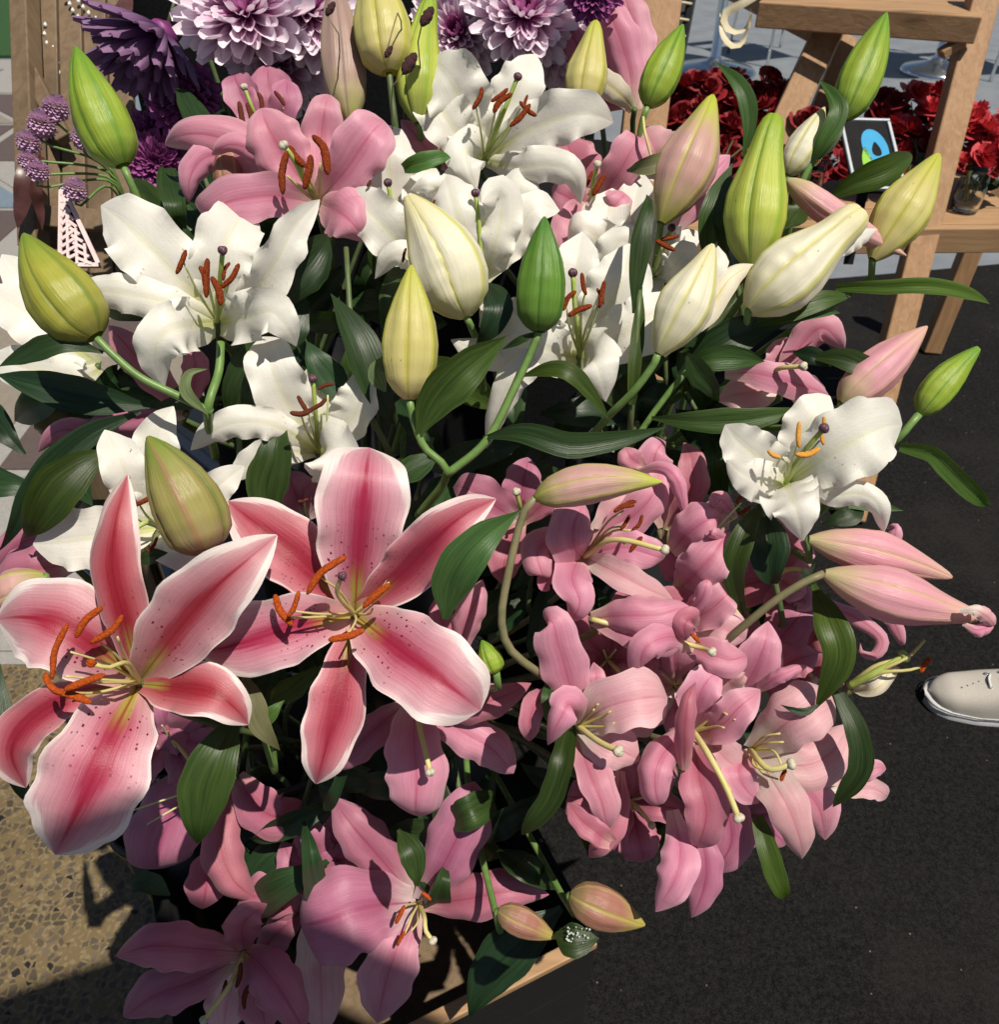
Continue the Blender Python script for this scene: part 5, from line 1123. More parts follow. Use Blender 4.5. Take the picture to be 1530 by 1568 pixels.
for i in range(7):
    for j in range(8):
        x0 = -4.45+i*sq; y0 = 1.14+j*sq
        for h in range(2):
            if h == 0: tri = [(x0+g, y0+g*.5), (x0+sq-g*.9, y0+g*.5), (x0+g, y0+sq-g*1.4)]
            else: tri = [(x0+sq-g*.5, y0+g*1.4), (x0+sq-g*.5, y0+sq-g*.5), (x0+g*1.4, y0+sq-g*.5)]
            o = sheet('paving_tile', tri, .0065, M[tk[(i*3+j*5+h*2+(i*j) % 3) % 4]], .004); o.parent = pav

# crate, buckets
ZC = .30; Ac = np.array([.11, .452, 0]); e1 = np.array([-.902, -.431, 0]); e2 = np.array([-.431, .902, 0]); zz = np.array([0, 0, 1.])
cr = thing('wooden_crate', 'open wooden crate holding the lily buckets, rim showing at the bottom', 'crate', Ac+e1*.23+e2*.29)
for (p0, p1) in ((Ac, Ac+e1*.46), (Ac+e1*.46, Ac+e1*.46+e2*.58), (Ac+e1*.46+e2*.58, Ac+e2*.58), (Ac+e2*.58, Ac)):
    T = nrm(p1-p0)
    for r in range(3):
        bar('plank', p0+zz*(.050+r*.0945)-T*.004, p1+zz*(.050+r*.0945)-T*.014, .014, .090, M['shadowwood'], cr)  # wall planks blackened to stand for shadow
    bar('rim', p0+zz*.296-T*.004, p1+zz*.296-T*.014, .018, .012, M['woodx' if p0 is Ac else 'shadowwood'], cr)
bar('bottom', Ac+e1*.23+e2*.01+zz*.018, Ac+e1*.23+e2*.57+zz*.018, .44, .012, M['woodgrey'], cr)
for (q, w) in ((Ac+e1*.02+e2*.02, 0), (Ac+e1*.44+e2*.02, 0), (Ac+e1*.44+e2*.56, 0), (Ac+e1*.02+e2*.56, 0)):
    bar('corner_post', q+zz*.012, q+zz*.285, .024, .024, M['shadowwood'], cr, hint=(1, 0, 0))
def lathe(profile, c, n=28):
    v = []; 
    for (r, z) in profile:
        for j in range(n):
            a = 2*math.pi*j/n; v.append(c+np.array([r*math.cos(a), r*math.sin(a), z]))
    return np.array(v), grid_faces(len(profile), n, True)
BUCK = [('black bucket in the crate under the left crimson lilies', 0, .085, .026), ('black bucket at the back of the wooden crate', 1, .085, .026), ('black bucket in the crate below the bent brown stem', 2, .060, .026),
        ('tall black bucket behind the crate beside the lattice panel', 3, .095, .010), ('tall black bucket on the carpet behind the sunlit white lilies', 4, .095, .012)]
for lab, i, r, zb in BUCK:
    m = MOUTHS[i]; c = np.array([m[0], m[1], zb]); h = m[2]-zb
    t = thing('flower_bucket', lab, 'bucket', c, 'black flower buckets')
    v, f = lathe([(0.001, .001), (r*.8, .001), (r, h), (r-.004, h), (r*.8-.004, .008), (.001, .008)], c); mesh_obj('body', v, f, M['black'], t)
    v, f = lathe([(r-.001, h-.016), (r+.006, h-.016), (r+.007, h-.002), (r+.004, h+.002), (r-.001, h+.002)], c); mesh_obj('rim', v, f, M['black'], t)
c = np.array([-.455, .60, .008]); t = thing('flower_bucket', 'slim black bucket standing on the speckled floor outside the crate', 'bucket', c, 'black flower buckets')
v, f = lathe([(0.001, .001), (.046, .001), (.056, .32), (.052, .32), (.042, .008), (.001, .008)], c); mesh_obj('body', v, f, M['black'], t)
v, f = lathe([(.054, .305), (.060, .305), (.061, .318), (.055, .322)], c); mesh_obj('rim', v, f, M['black'], t)

# black draped riser added behind the buckets to make the gaps dark
rs = np.array([-.11, 1.28, 0.012]); vv = []; n_ = 64; lev = [0, .15, .4, .7, .88, .915, .925]
for li_, z_ in enumerate(lev):
    for j in range(n_):
        a_ = 2*math.pi*j/n_; cx, sx_ = math.cos(a_), math.sin(a_)
        ex = .31*np.sign(cx)*min(1, abs(cx)*1.35); ey = .14*np.sign(sx_)*min(1, abs(sx_)*1.35)
        fl = (1-z_/.925)*.03+(.0 if li_ < 5 else -.01*(li_-4)); wv = .012*math.sin(j*1.7)*(1-z_/.925)
        vv.append(rs+np.array([ex+np.sign(ex)*(fl+wv), ey+np.sign(ey)*(fl+wv)*.3, z_]))
f_ = grid_faces(len(lev), n_, True)+[tuple(range((len(lev)-1)*n_, len(lev)*n_))]
def draped(c0, hx_, hy_, hz_):
    vv = []
    for li_, z_ in enumerate(np.array([0, .16, .43, .75, .95, .985, 1])*hz_):
        for j in range(n_):
            a_ = 2*math.pi*j/n_; cx, sx_ = math.cos(a_), math.sin(a_)
            ex = hx_*np.sign(cx)*min(1, abs(cx)*1.35); ey = hy_*np.sign(sx_)*min(1, abs(sx_)*1.35)
            fl = (1-z_/hz_)*.03+(.0 if li_ < 5 else -.01*(li_-4)); wv = .012*math.sin(j*1.7)*(1-z_/hz_)
            vv.append(c0+np.array([ex+np.sign(ex)*(fl+wv), ey+np.sign(ey)*(fl+wv)*.3, z_]))
    return np.array(vv)
r2 = np.array([-.22, 1.62, .012])
tag(mesh_obj('tall_dark_backdrop', draped(r2, .37, .12, 1.30), f_, M['cloth'], origin=r2), 'tall black cloth backdrop added for the dark behind the white-tipped mums', 'stand')  # tall backdrop added so gaps near the top read as deep shade
tag(mesh_obj('dark_backdrop', np.array(vv), f_, M['cloth'], origin=rs), 'riser of black cloth added to darken gaps behind the lilies', 'backdrop')

# timber frame, top left
fr_ = thing('timber_frame', 'shade-toned timber frame with boards behind the lilac pompons', 'frame', PZ(40, 600, 0.0))
def floor_ext(p0, p1):
    p0 = np.array(p0); p1 = np.array(p1); return p0+(p1-p0)*((p0[2]-.004)/(p0[2]-p1[2]))
pt, pb = P(36, -40, 1.28), P(52, 380, 1.20)
bar('post', pt, pb, .030, .030, M['woodgrey'], fr_, hint=(0, 1, .2))
bar('leg', pb, np.array([pb[0], pb[1], .003]), .028, .028, M['woodgrey'], fr_, hint=(0, 1, 0))
for k in range(4):
    x = 74+k*37
    a, b = P(x-3, -40, 1.31), P(x+6+k*2, 420, 1.24)
    bar('board', a, b, .034, .012, M['woodgrey'], fr_, hint=(-.25, 1, .25) if False else tuple(-FW), bev=.0015)
bar('brace', P(46, 108, 1.255), P(100, 215, 1.225), .022, .016, M['woodgrey'], fr_, hint=tuple(-FW))
bar('rail', P(30, 330, 1.21), P(240, 345, 1.22), .03, .016, M['woodgrey'], fr_, hint=tuple(-FW))
bs_ = thing('sun_spot_group', 'light through the gaps, drawn as pale beads hanging on the weathered timber boards', 'sun_spots', P(120, 40, 1.285))  # pale drops standing in for sunlight through gaps in the boards
M['bead'] = plain_mat('sun_spot_white', (.85, .85, .84), (.9, .9, .88), 10, .12, 0, spec=.8, trans=.3)
for (x, y, n, dx, dy) in ((98, -4, 5, 7, 10), (122, 2, 6, 8, 9), (68, 38, 4, 3, 14), (85, 72, 5, 3, 12), (78, 92, 3, 7, 10)):
    for q in range(n):
        cc = P(x+q*dx+rng.uniform(-3, 3), y+q*dy, 1.288)
        v, f, u = spindle([cc+UP*.004, cc, cc-UP*.004], [(0, .0005), (.4, .0026), (.75, .0030), (1, .0006)], 8, 7); mesh_obj('bead', v, f, M['bead'], bs_, uvs=u)
lt = thing('lattice_panel', 'pale pink fretwork panel with dark slots by the white frilled lily', 'panel', P(120, 400, 1.0))
lx, ly = nrm(P(160, 400, 1.0)-P(88, 400, 1.0)), nrm(P(92, 270, 1.0)-P(90, 405, .99))
lo = P(90, 408, .995); lw = 62/FPX; lh = 130/FPX; ln = np.cross(lx, ly)
def lbar(name, u0, v0, u1, v1, w, mat, off=0):
    a = lo+lx*u0*lw+ly*v0*lh+ln*off; b = lo+lx*u1*lw+ly*v1*lh+ln*off
    return bar(name, a, b, w, .003, M[mat], lt, hint=tuple(ln), bev=.0004)
bv = [lo-ln*.004, lo+lx*lw-ln*.004, lo+ly*lh-ln*.004, lo-ln*.006, lo+lx*lw-ln*.006, lo+ly*lh-ln*.006]; mesh_obj('backing', np.array(bv), [(0, 1, 2), (5, 4, 3), (0, 3, 4, 1), (1, 4, 5, 2), (2, 5, 3, 0)], M['black'], lt, smooth=False)
lbar('border', .03, 0, .03, .97, .005, 'palepanel'); lbar('border', .06, .015, .98, .015, .005, 'palepanel', .0003); lbar('border', .05, .99, .98, .03, .005, 'palepanel', .0006)
for k in range(10):                                   # fretwork inside the sloping edge
    y0 = .05+k*.09; xm = max(.10, .93*(1-y0)); lbar('fret', .07, y0, xm*.55, min(.95, y0+.10), .0038, 'palepanel', .0009); lbar('fret', xm*.95, y0-.03, xm*.5, y0+.05, .0036, 'palepanel', .0012)
for k in range(3): lbar('fret', .25+k*.22, .02, .25+k*.22-.05, max(.1, .86*(1-(.25+k*.22))), .0030, 'palepanel', .0016)
def ribbon(label, pts, W, d, mat, **kw):
    w4 = W4(pts, d); v, f, u = blade(w4, W, prof='strip', cup=.15, groove=0, wav=.02, nv=30, **kw)
    o = mesh_obj('ribbon', v, f, M[mat], uvs=u, origin=w4[0][:3]); tag(o, label, 'ribbon'); return o
ribbon('dark brown satin ribbon hanging at the timber post', [(55, 225, 0), (40, 275, -1), (34, 310, -.6), (24, 350, 0)], 16, 1.16, 'ribbon', roll=20)
ribbon('dark brown satin ribbon with folded tail beside the lattice panel', [(64, 240, 0), (56, 290, -1), (60, 320, 0), (66, 352, .4)], 11, 1.15, 'ribbon', roll=-30)
ribbon('dark brown satin ribbon curling above the purple mum', [(196, -6, 0), (186, 20, -1), (172, 36, 0), (156, 36, 1)], 14, 1.15, 'ribbon', roll=20)
lg = thing('display_stand', 'black metal stand leg beside the paving with pale board behind', 'stand', P(60, 550, 1.11)*np.array([1, 1, 0]))
a = P(36, 545, 1.10); b = np.array([a[0], a[1], .006]); bar('leg', a, b, .022, .022, M['black'], lg, hint=(1, 0, 0))
a = P(80, 560, 1.13); b = np.array([a[0], a[1], .006]); bar('board', a, b, .07, .012, M['woodgrey'], lg, hint=tuple(-FW))

# ------------------------------------------------------------------ chrysanthemums
def floret_mesh(name, mat, curl, wid=.25):
    pts = [np.array([0, 0, 0, 1.]), np.array([.35, 0, .03*curl, 1.]), np.array([.7, 0, .10*curl, 1.]), np.array([1, 0, .26*curl, 1.])]
    c = spline(pts, 7); nv, nu = 7, 5; t = np.linspace(0, 1, nv); w = wid*np.interp(t, [0, .2, .55, .8, .93, 1], [.45, .8, 1, 1.05, .95, .55])
    v = []; uv = []
    for i in range(nv):
        for j in range(nu):
            u = j/(nu-1)*2-1; v.append((c[i, 0], u*w[i]*.5, c[i, 2]+.45*w[i]*u*u)); uv.append((j/(nu-1), t[i]))
    me = bpy.data.meshes.new(name); me.from_pydata(v, [], grid_faces(nv, nu)); ul = me.uv_layers.new(name='UVMap')
    li = np.empty(len(me.loops), np.int32); me.loops.foreach_get('vertex_index', li); ul.data.foreach_set('uv', np.asarray(uv, np.float32)[li].ravel())
    me.polygons.foreach_set('use_smooth', [True]*len(me.polygons)); me.materials.append(mat); return me
def mum_mat(name, base, tip, w0, w1):
    k = NT(name); sp = k.n('ShaderNodeSeparateXYZ', {0: k.n('ShaderNodeUVMap').outputs[0]})
    n = k.n('ShaderNodeTexNoise', {0: k.uv(12, 2), 'Scale': 1.0}).outputs[0]
    c = k.mix(k.smooth(k.math('ADD', sp.outputs[1], k.math('MULTIPLY_ADD', n, .3, -.15)), w0, w1), base, tip)
    bp = k.n('ShaderNodeBump', {'Strength': .3, 'Distance': .001, 'Height': n}).outputs[0]
    bs = k.n('ShaderNodeBsdfPrincipled', {'Base Color': c, 'Roughness': .5, 'Normal': bp}).outputs[0]
    return k.out(k.n('ShaderNodeMixShader', {0: .25, 1: bs, 2: k.n('ShaderNodeBsdfTranslucent', {0: c}).outputs[0]}).outputs[0])
M['mumw'] = mum_mat('mum_white_tipped', (.52, .13, .38), (.84, .74, .82), .22, .92)
M['mumc'] = mum_mat('mum_inner', (.24, .02, .13), (.58, .20, .44), .1, .9)
M['mump'] = mum_mat('mum_purple', (.08, .025, .10), (.26, .14, .27), .2, 1.0)
M['mumd'] = mum_mat('mum_magenta', (.20, .03, .16), (.36, .10, .30), .2, 1.0)
FM = {'mumw': [floret_mesh('ray_floret', M['mumw'], c) for c in (.3, .8, 1.3)], 'mumc': [floret_mesh('inner_floret', M['mumc'], c, .26) for c in (1.2, 1.8)], 'mump': [floret_mesh('ray_floret', M['mump'], c, .16) for c in (.2, .6)], 'mumd': [floret_mesh('ray_floret', M['mumd'], c) for c in (.4, .9)]}
def mum(label, x, y, d, rpx, n, key='mumw', inner='mumc', rings=((-4, 26, 1.0), (6, 26, .97), (16, 24, .88), (27, 22, .74), (40, 18, .58), (54, 14, .44)), sag=0):
    c = P(x, y, d); n = nrm(np.array(n, float)); r = rpx*d/FPX
    t = thing('chrysanthemum', label, 'chrysanthemum', c, 'chrysanthemums above the lilies' if key == 'mumw' else None)
    a = nrm(np.cross(n, [.3, .1, .9])); b = np.cross(n, a)
    for ri, (el, cnt, ln) in enumerate(rings):
        for k in range(cnt):
            th = 2*math.pi*(k+ri*.5+rng.uniform(-.25, .25))/cnt; e = math.radians(el+rng.uniform(-7, 7)-sag)
            dx = (a*math.cos(th)+b*math.sin(th)); X = dx*math.cos(e)+n*math.sin(e); Z = -dx*math.sin(e)+n*math.cos(e); Y = np.cross(Z, X)
            s_ = r*ln*rng.uniform(.88, 1.08)
            ms = FM[inner if el >= 44 and key == 'mumw' else key]; me = ms[rng.randrange(len(ms))]
            o = bpy.data.objects.new('petal', me); COL.objects.link(o); o.parent = t
            mt = np.eye(4); mt[:3, 0] = X*s_; mt[:3, 1] = Y*s_; mt[:3, 2] = Z*s_; mt[:3, 3] = dx*r*.06+n*(.001+ri*.0012)
            o.matrix_basis = Matrix(mt.tolist())
    v, f, u = spindle([c-n*.010, c, c+n*r*.22], [(0, .003), (.4, r*.20), (.8, r*.20), (1, r*.05)], 12, 8, .12); mesh_obj('centre', v, f, M['mumd'], t, uvs=u)
    v, f, u = tube(to_bucket(c-n*.008, -n), .0028, .0035); mesh_obj('stem', v, f, M['stemdark'], t, uvs=u)
toc = -FW
mum('white-tipped mauve mum with open face beside the slim mauve-brown bud', 376, 22, .92, 100, toc+UP*.15)
mum('white-tipped mauve mum partly hidden behind the slim mauve-brown bud', 468, 22, .95, 92, toc+UP*.1+RT*.3)
mum('lower white-tipped mauve mum shaded under two others', 428, 92, .98, 78, toc-UP*.3)
mum('white-tipped mauve mum with full face above the topmost white lily', 803, 26, .92, 86, toc+UP*.1)
mum('white-tipped mauve mum in shade between lime bud and white lily', 704, 52, .95, 72, toc-UP*.2-RT*.2)
mum('small white-tipped mauve mum beside the half-open pink lily', 846, 74, .95, 56, toc-UP*.3+RT*.4)
mum('purple-faced mum touching the half-open pink lily', 908, -8, .86, 44, toc-UP*.1, 'mumd', 'mumd')
mum('white-tipped mauve mum cut by the top edge behind the yellow-green bud', 690, -30, .96, 60, toc)
mum('drooping spidery purple mum seen from its side by the timber boards', 252, 46, 1.0, 112, -UP*.85-RT*.45-FW*.15, 'mump', 'mump', ((28, 26, 1.0), (42, 26, 1.0), (56, 22, .96), (68, 14, .9)))
mum('dim magenta mum in deep shade above the rose-pink lily', 286, 158, 1.02, 56, toc-UP*.2, 'mumd', 'mumd')
mum('dim magenta mum half lost in shade by the green bud', 240, 250, 1.04, 44, toc-UP*.2+RT*.2, 'mumd', 'mumd')
mum('dim magenta mum low in shade beside the rose-pink lily', 226, 215, 1.06, 40, toc, 'mumd', 'mumd')
# pompons
for lab, x, y, r in (('lilac pompon, topmost of its sprig at the timber post', 86, 166, 19), ('lilac pompon between two others on the timber-post sprig', 64, 190, 21), ('lilac pompon half brown at the sprig bottom', 44, 218, 18), ('lilac pompon beside the plump green bud', 126, 212, 17),
                     ('faded lilac pompon with showing calyx', 58, 262, 17), ('lilac pompon beside the fretwork panel', 115, 290, 18), ('small lilac pompon tight against the brown ribbon', 42, 245, 14)):
    c = P(x, y, .98); R_ = r*.98/FPX; t = thing('pompon_flower', lab, 'pompon', c, 'lilac pompons by the timber frame')
    vv, ff = [], []
    for q in range(150):
        zq = 1-2*(q+.5)/150; ph = q*2.39996; dr = np.array([math.sqrt(1-zq*zq)*math.cos(ph), math.sqrt(1-zq*zq)*math.sin(ph), zq])
        a = nrm(np.cross(dr, [.2, .5, .8])); b = np.cross(dr, a); L = R_*rng.uniform(.85, 1.12); w = R_*.17
        n0 = len(vv); vv += [c+dr*L*.45-a*w*.5, c+dr*L*.45+a*w*.5, c+dr*L+a*w+b*w*.4, c+dr*L*1.02+b*w*1.0, c+dr*L-a*w+b*w*.4]; ff.append((n0, n0+1, n0+2, n0+3, n0+4))
    o = mesh_obj('florets', np.array(vv), ff, M['lilac'], t); o['kind'] = 'stuff'
    v, f, u = tube([c-UP*R_*.5, c-UP*R_*1.2+FW*.01, P(165, 258+ (y-200)*.3, 1.03), P(200, 330, 1.08)], .0014, .0018, 6); mesh_obj('stem', v, f, M['stem'], t, uvs=u)
# seed heads
for lab, x, y, L, x2, y2 in (('dark burgundy seed head high beside the lime bud', 654, 26, 34, 640, 60), ('dark burgundy seed head against the lime bud', 627, 98, 38, 600, 140), ('small round dark seed head against the yellow-green bud', 595, 80, 20, 612, 20), ('round dark seed head against the slim mauve-brown bud', 506, 14, 24, 520, 60)):
    d = .745; c = P(x, y, d); T = nrm(RT*.5+UP*.8); hl = L*.5*d/FPX; t = thing('seed_head', lab, 'seed head', c, 'dark seed heads')
    v, f, u = spindle([c-T*hl, c, c+T*hl], [(0, .001), (.2, hl*.42), (.6, hl*.46), (.9, hl*.28), (1, .001)], 14, 16, .22); mesh_obj('head', v, f, M['seed'], t, uvs=u)
    v, f, u = tube([c-T*hl*.9, P(x2, y2, d+.012), P(x2+6, y2+120, d+.10), P(620, 330, .95)], .0006, .0009, 5); mesh_obj('stem', v, f, M['stembrown'], t, uvs=u)

# ------------------------------------------------------------------ shelf, roses, sign, tables
sh = thing('shelf_rack', 'pine ladder shelf rack carrying the red roses', 'shelf', PZ(1400, 560, .012))
a, b = P(1520, -60, 1.92), P(1366, 540, 2.02); bar('post', a, floor_ext(a, b)+zz*.008, .062, .048, M['woodz'], sh, hint=tuple(-FW), bev=.004)
a, b = P(1318, -60, 2.06), P(1196, 200, 2.10); bar('post', a, floor_ext(a, b)+zz*.008, .068, .048, M['woodz'], sh, hint=tuple(-FW), bev=.004)
a, b = P(1300, 60, 2.30), P(1244, 190, 2.32); bar('post', a, floor_ext(a, b), .045, .04, M['woodz'], sh, hint=tuple(-FW), bev=.004)
a, b = P(1545, 240, 2.35), P(1470, 425, 2.55); bar('post', a, floor_ext(a, b)+zz*.008, .055, .045, M['woodz'], sh, hint=tuple(-FW), bev=.004)
ZS = P(1450, 342, 1.98)[2]
def onz(x, y, z): return PZ(x, y, z)
r0, r1 = onz(940, 352, ZS), onz(1590, 346, ZS); rx = nrm(r1-r0); ry = np.array([-rx[1], rx[0], 0])
bar('rail', r0-zz*.030, r1-zz*.030, .024, .060, M['woodx'], sh, bev=.003)
for k in range(4):
    bar('plank', r0+ry*(.072+k*.104)-zz*.012, r1+ry*(.072+k*.104)-zz*.012, .098, .018, M['woodx'], sh, bev=.002)
ZT = P(1400, 30, 1.86)[2]; u0, u1 = P(1160, 22, 2.02), P(1498, 46, 1.88); tx = nrm(u1-u0); ty = nrm(np.array([-tx[1], tx[0], 0]))
bar('rail', u0-zz*.0, u1-zz*.0, .024, .054, M['woodx'], sh, bev=.003)
for k in range(3):
    bar('plank', u0+ty*(.070+k*.106)+zz*.016, u1+ty*(.070+k*.106)+zz*.016, .10, .018, M['woodx'], sh, bev=.002)
bar('side_rail', P(1095, -30, 2.30), P(1252, 50, 2.06), .024, .05, M['woodx'], sh, bev=.003)
bar('gusset', P(1475, 62, 1.915), P(1440, 84, 1.93), .03, .02, M['woodx'], sh, bev=.003)
wp = thing('wooden_upright', 'brown wooden board standing behind the bright green bud', 'board', PZ(985, 700, .012))
a, b = P(1016, -60, 1.42), P(990, 160, 1.45); bar('plank', a, floor_ext(a, b)+zz*.008, .075, .03, M['woodz'], wp, hint=tuple(-FW), bev=.003)

def rose_mesh(name, mat, seed):
    R = random.Random(seed); vv = []; ff = []
    for ring, (n, r, h, tl) in enumerate(((3, .22, .95, -.05), (4, .45, .9, .08), (5, .72, .78, .28), (6, .98, .55, .55))):
        for k in range(n):
            th0 = 2*math.pi*(k+ring*.37)/n+R.uniform(-.2, .2); half = 3.6/n; n0 = len(vv); nu, nv = 6, 5
            for i in range(nv):
                t = i/(nv-1)
                for j in range(nu):
                    u = j/(nu-1)*2-1; th = th0+u*half*(.5+.5*math.sin(t*2.2))
                    rr = r*(.25+.75*math.sin(t*1.5))*(1+tl*t*t*.5)+.05*R.uniform(-1, 1)*t; z = h*(t-.12*u*u*t)-.15*ring*.5-tl*.35*t**3
                    vv.append((rr*math.cos(th), rr*math.sin(th), z))
            for i in range(nv-1):
                for j in range(nu-1): q = n0+i*nu+j; ff.append((q, q+1, q+nu+1, q+nu))
    me = bpy.data.meshes.new(name); me.from_pydata(vv, [], ff); me.polygons.foreach_set('use_smooth', [True]*len(ff)); me.materials.append(mat); return me
RM = {k: [rose_mesh('rose_bloom', M[k], s_) for s_ in (1, 2, 3)] for k in ('redrose', 'coral')}
def leaf_small():
    v, f, u = blade([np.array([0, 0, 0, 1/1.]), np.array([.5, .01, .08, 1.]), np.array([1, 0, 0, 1.])], .3, 'leaf', nu=5, nv=7, seed=3)
    me = bpy.data.meshes.new('rose_leaf'); me.from_pydata([tuple(q) for q in v], [], f); ul = me.uv_layers.new(name='UVMap')
    li = np.empty(len(me.loops), np.int32); me.loops.foreach_get('vertex_index', li); ul.data.foreach_set('uv', np.asarray(u, np.float32)[li].ravel()); me.polygons.foreach_set('use_smooth', [True]*len(f)); me.materials.append(M['leafdark']); return me
LM = leaf_small()
def place(name, me, parent, p, axis, s_, spin):
    Z = nrm(axis); X = nrm(np.cross(Z, [.13, .4, .9])); Y = np.cross(Z, X); X, Y = X*math.cos(spin)+Y*math.sin(spin), -X*math.sin(spin)+Y*math.cos(spin)
    o = bpy.data.objects.new(name, me); COL.objects.link(o); o.parent = parent
    mt = np.eye(4); mt[:3, 0] = X*s_; mt[:3, 1] = Y*s_; mt[:3, 2] = Z*s_; mt[:3, 3] = p-np.array(parent['_o']); o.matrix_basis = Matrix(mt.tolist()); return o
def roses(label, key, poly, n, d, rpx, vase, nleaf, lpoly, key2=None):
    c = onz(vase[0], vase[1], ZS); c = c+zz*.001
    t = thing('rose_bunch', label, 'roses', c, None)
    R = random.Random(n)
    for k in range(n):
        x, y = R.uniform(poly[0], poly[2]), R.uniform(poly[1], poly[3]); dd = d+R.uniform(-.06, .06)-(y-poly[1])/400*.2
        place('bloom', RM[key2 if key2 and R.random() < .4 else key][R.randrange(3)], t, P(x, y, dd), np.array([R.uniform(-.7, .7), R.uniform(-.9, .1), 1]), rpx*R.uniform(.85, 1.15)*dd/FPX, R.uniform(0, 6))
    for k in range(nleaf):
        x, y = R.uniform(lpoly[0], lpoly[2]), R.uniform(lpoly[1], lpoly[3]); dd = d+R.uniform(-.03, .08)
        place('leaf', LM, t, P(x, y, dd), np.array([R.uniform(-1, 1), R.uniform(-1, 1), R.uniform(.2, 1)]), R.uniform(.03, .05), R.uniform(0, 6))
    for k in range(6):
        x, y = R.uniform(poly[0], poly[2]), R.uniform(poly[1], poly[3]); v, f, u = tube([P(x, y, d+.02), c+zz*.10+RT*R.uniform(-.02, .02), c+zz*.02+RT*R.uniform(-.015, .015)], .0018, .002, 5); mesh_obj('stem', v, f, M['stemdark'], t, uvs=u)
    v, f = lathe([(.001, .0), (.030, .0), (.034, .03), (.031, .09), (.036, .11), (.034, .11), (.029, .09), (.031, .03), (.027, .006), (.001, .006)], c, 20); mesh_obj('vase', v, f, M['glass'], t)
roses('dense mass of dark red roses behind the tall pink bud', 'redrose', (985, 118, 1200, 262), 150, 2.18, 16, (1090, 316), 30, (985, 170, 1200, 300))
roses('dark red roses around the black sign on the lower shelf', 'redrose', (1205, 170, 1300, 275), 40, 2.12, 16, (1230, 320), 14, (1205, 200, 1300, 300))
roses('red roses to the right of the black sign at the wooden post', 'redrose', (1330, 140, 1446, 268), 60, 2.14, 18, (1385, 312), 26, (1320, 170, 1440, 290), 'coral')
roses('coral red roses in a glass vase beyond the wooden post', 'coral', (1462, 172, 1560, 262), 30, 2.06, 20, (1476, 322), 34, (1450, 215, 1550, 290))

# sign with emblem
tl, tr, bl = P(1283, 184, 1.74), P(1360, 186, 1.74), P(1246, 284, 1.66)
sx = tr-tl; sy = bl-tl; sw = np.linalg.norm(sx); hh = np.linalg.norm(sy); X = sx/sw; Y = nrm(sy-(sy@X)*X); Nn = np.cross(X, Y); Nn = Nn if Nn@(-FW) > 0 else -Nn
sg = thing('sign', 'black framed sign with blue and green swirl emblem among the roses', 'sign', bl)
def sp_(u, v, o): return tl+X*sw*u+Y*hh*v+Nn*o
ctr = sp_(.5, .5, 0)
v, f = box_v(ctr, (X, Y, Nn), (sw/2, hh/2, .003)); mesh_obj('board', v, f, M['signblack'], sg, smooth=False)
for (u0_, v0_, u1_, v1_) in ((.0, .025, 1, .025), (0, .975, 1, .975), (.03, .05, .03, .95), (.97, .05, .97, .95)):
    bar('frame', sp_(u0_, v0_, .0035), sp_(u1_, v1_, .0035), .006, .010, M['signframe'], sg, hint=tuple(Nn), bev=.0012)
def flat(name, poly, mat, o0, o1, holes=None):
    n = len(poly)
    if holes is None:
        v = [sp_(p[0], p[1], o1) for p in poly]+[sp_(p[0], p[1], o0) for p in poly]; f = [tuple(range(n))]+[(i, (i+1) % n, (i+1) % n+n, i+n) for i in range(n)]
    else:
        v = [sp_(p[0], p[1], o1) for p in poly]+[sp_(p[0], p[1], o1) for p in holes]+[sp_(p[0], p[1], o0) for p in poly]+[sp_(p[0], p[1], o0) for p in holes]
        f = [(i, (i+1) % n, (i+1) % n+n, i+n) for i in range(n)]+[(i, (i+1) % n, (i+1) % n+2*n, i+2*n) for i in range(n)]+[(i+n, (i+1) % n+n, (i+1) % n+3*n, i+3*n) for i in range(n)]
    return mesh_obj(name, np.array(v), f, M[mat], sg, smooth=False)
th = np.linspace(0, 2*math.pi, 40, endpoint=False)
outer = [(.60+.25*math.cos(t)+.03*math.sin(t), .40+.25*math.sin(t)) for t in th]; inner = [(.61+.085*math.cos(t)+.02*math.sin(2*t), .43+.10*math.sin(t)) for t in th]
flat('emblem_swirl', outer, 'signblue', .0031, .0042, inner)
lf = [(.38+.0*t, 0) for t in th]
leafp = []
for t in np.linspace(0, 1, 16): leafp.append((.40-.14*math.sin(math.pi*t)**.8*(1-.25*t)+.02*t, .40+.52*t))
for t in np.linspace(1, 0, 16)[1:-1]: leafp.append((.40+.09*math.sin(math.pi*t)+.02*t, .40+.52*t))
flat('emblem_leaf', leafp, 'signgreen', .0031, .0042)
sp_b = sp_(.5, 1, -.004); bar('stand_leg', sp_(.5, .5, -.006), np.array([sp_b[0], sp_b[1]+.05, ZS+.001]), .02, .004, M['signblack'], sg, bev=.0005)
ribbon('curled cream ribbon dangling from the pine shelf rack', [(1170, -12, 0), (1135, 8, -1), (1112, 22, -1), (1118, 42, -.4), (1140, 40, .6), (1146, 16, 1), (1140, 60, 0), (1122, 74, -1), (1104, 56, 0), (1100, 30, 1)], 9, 1.85, 'creamribbon', roll=(0, 160))

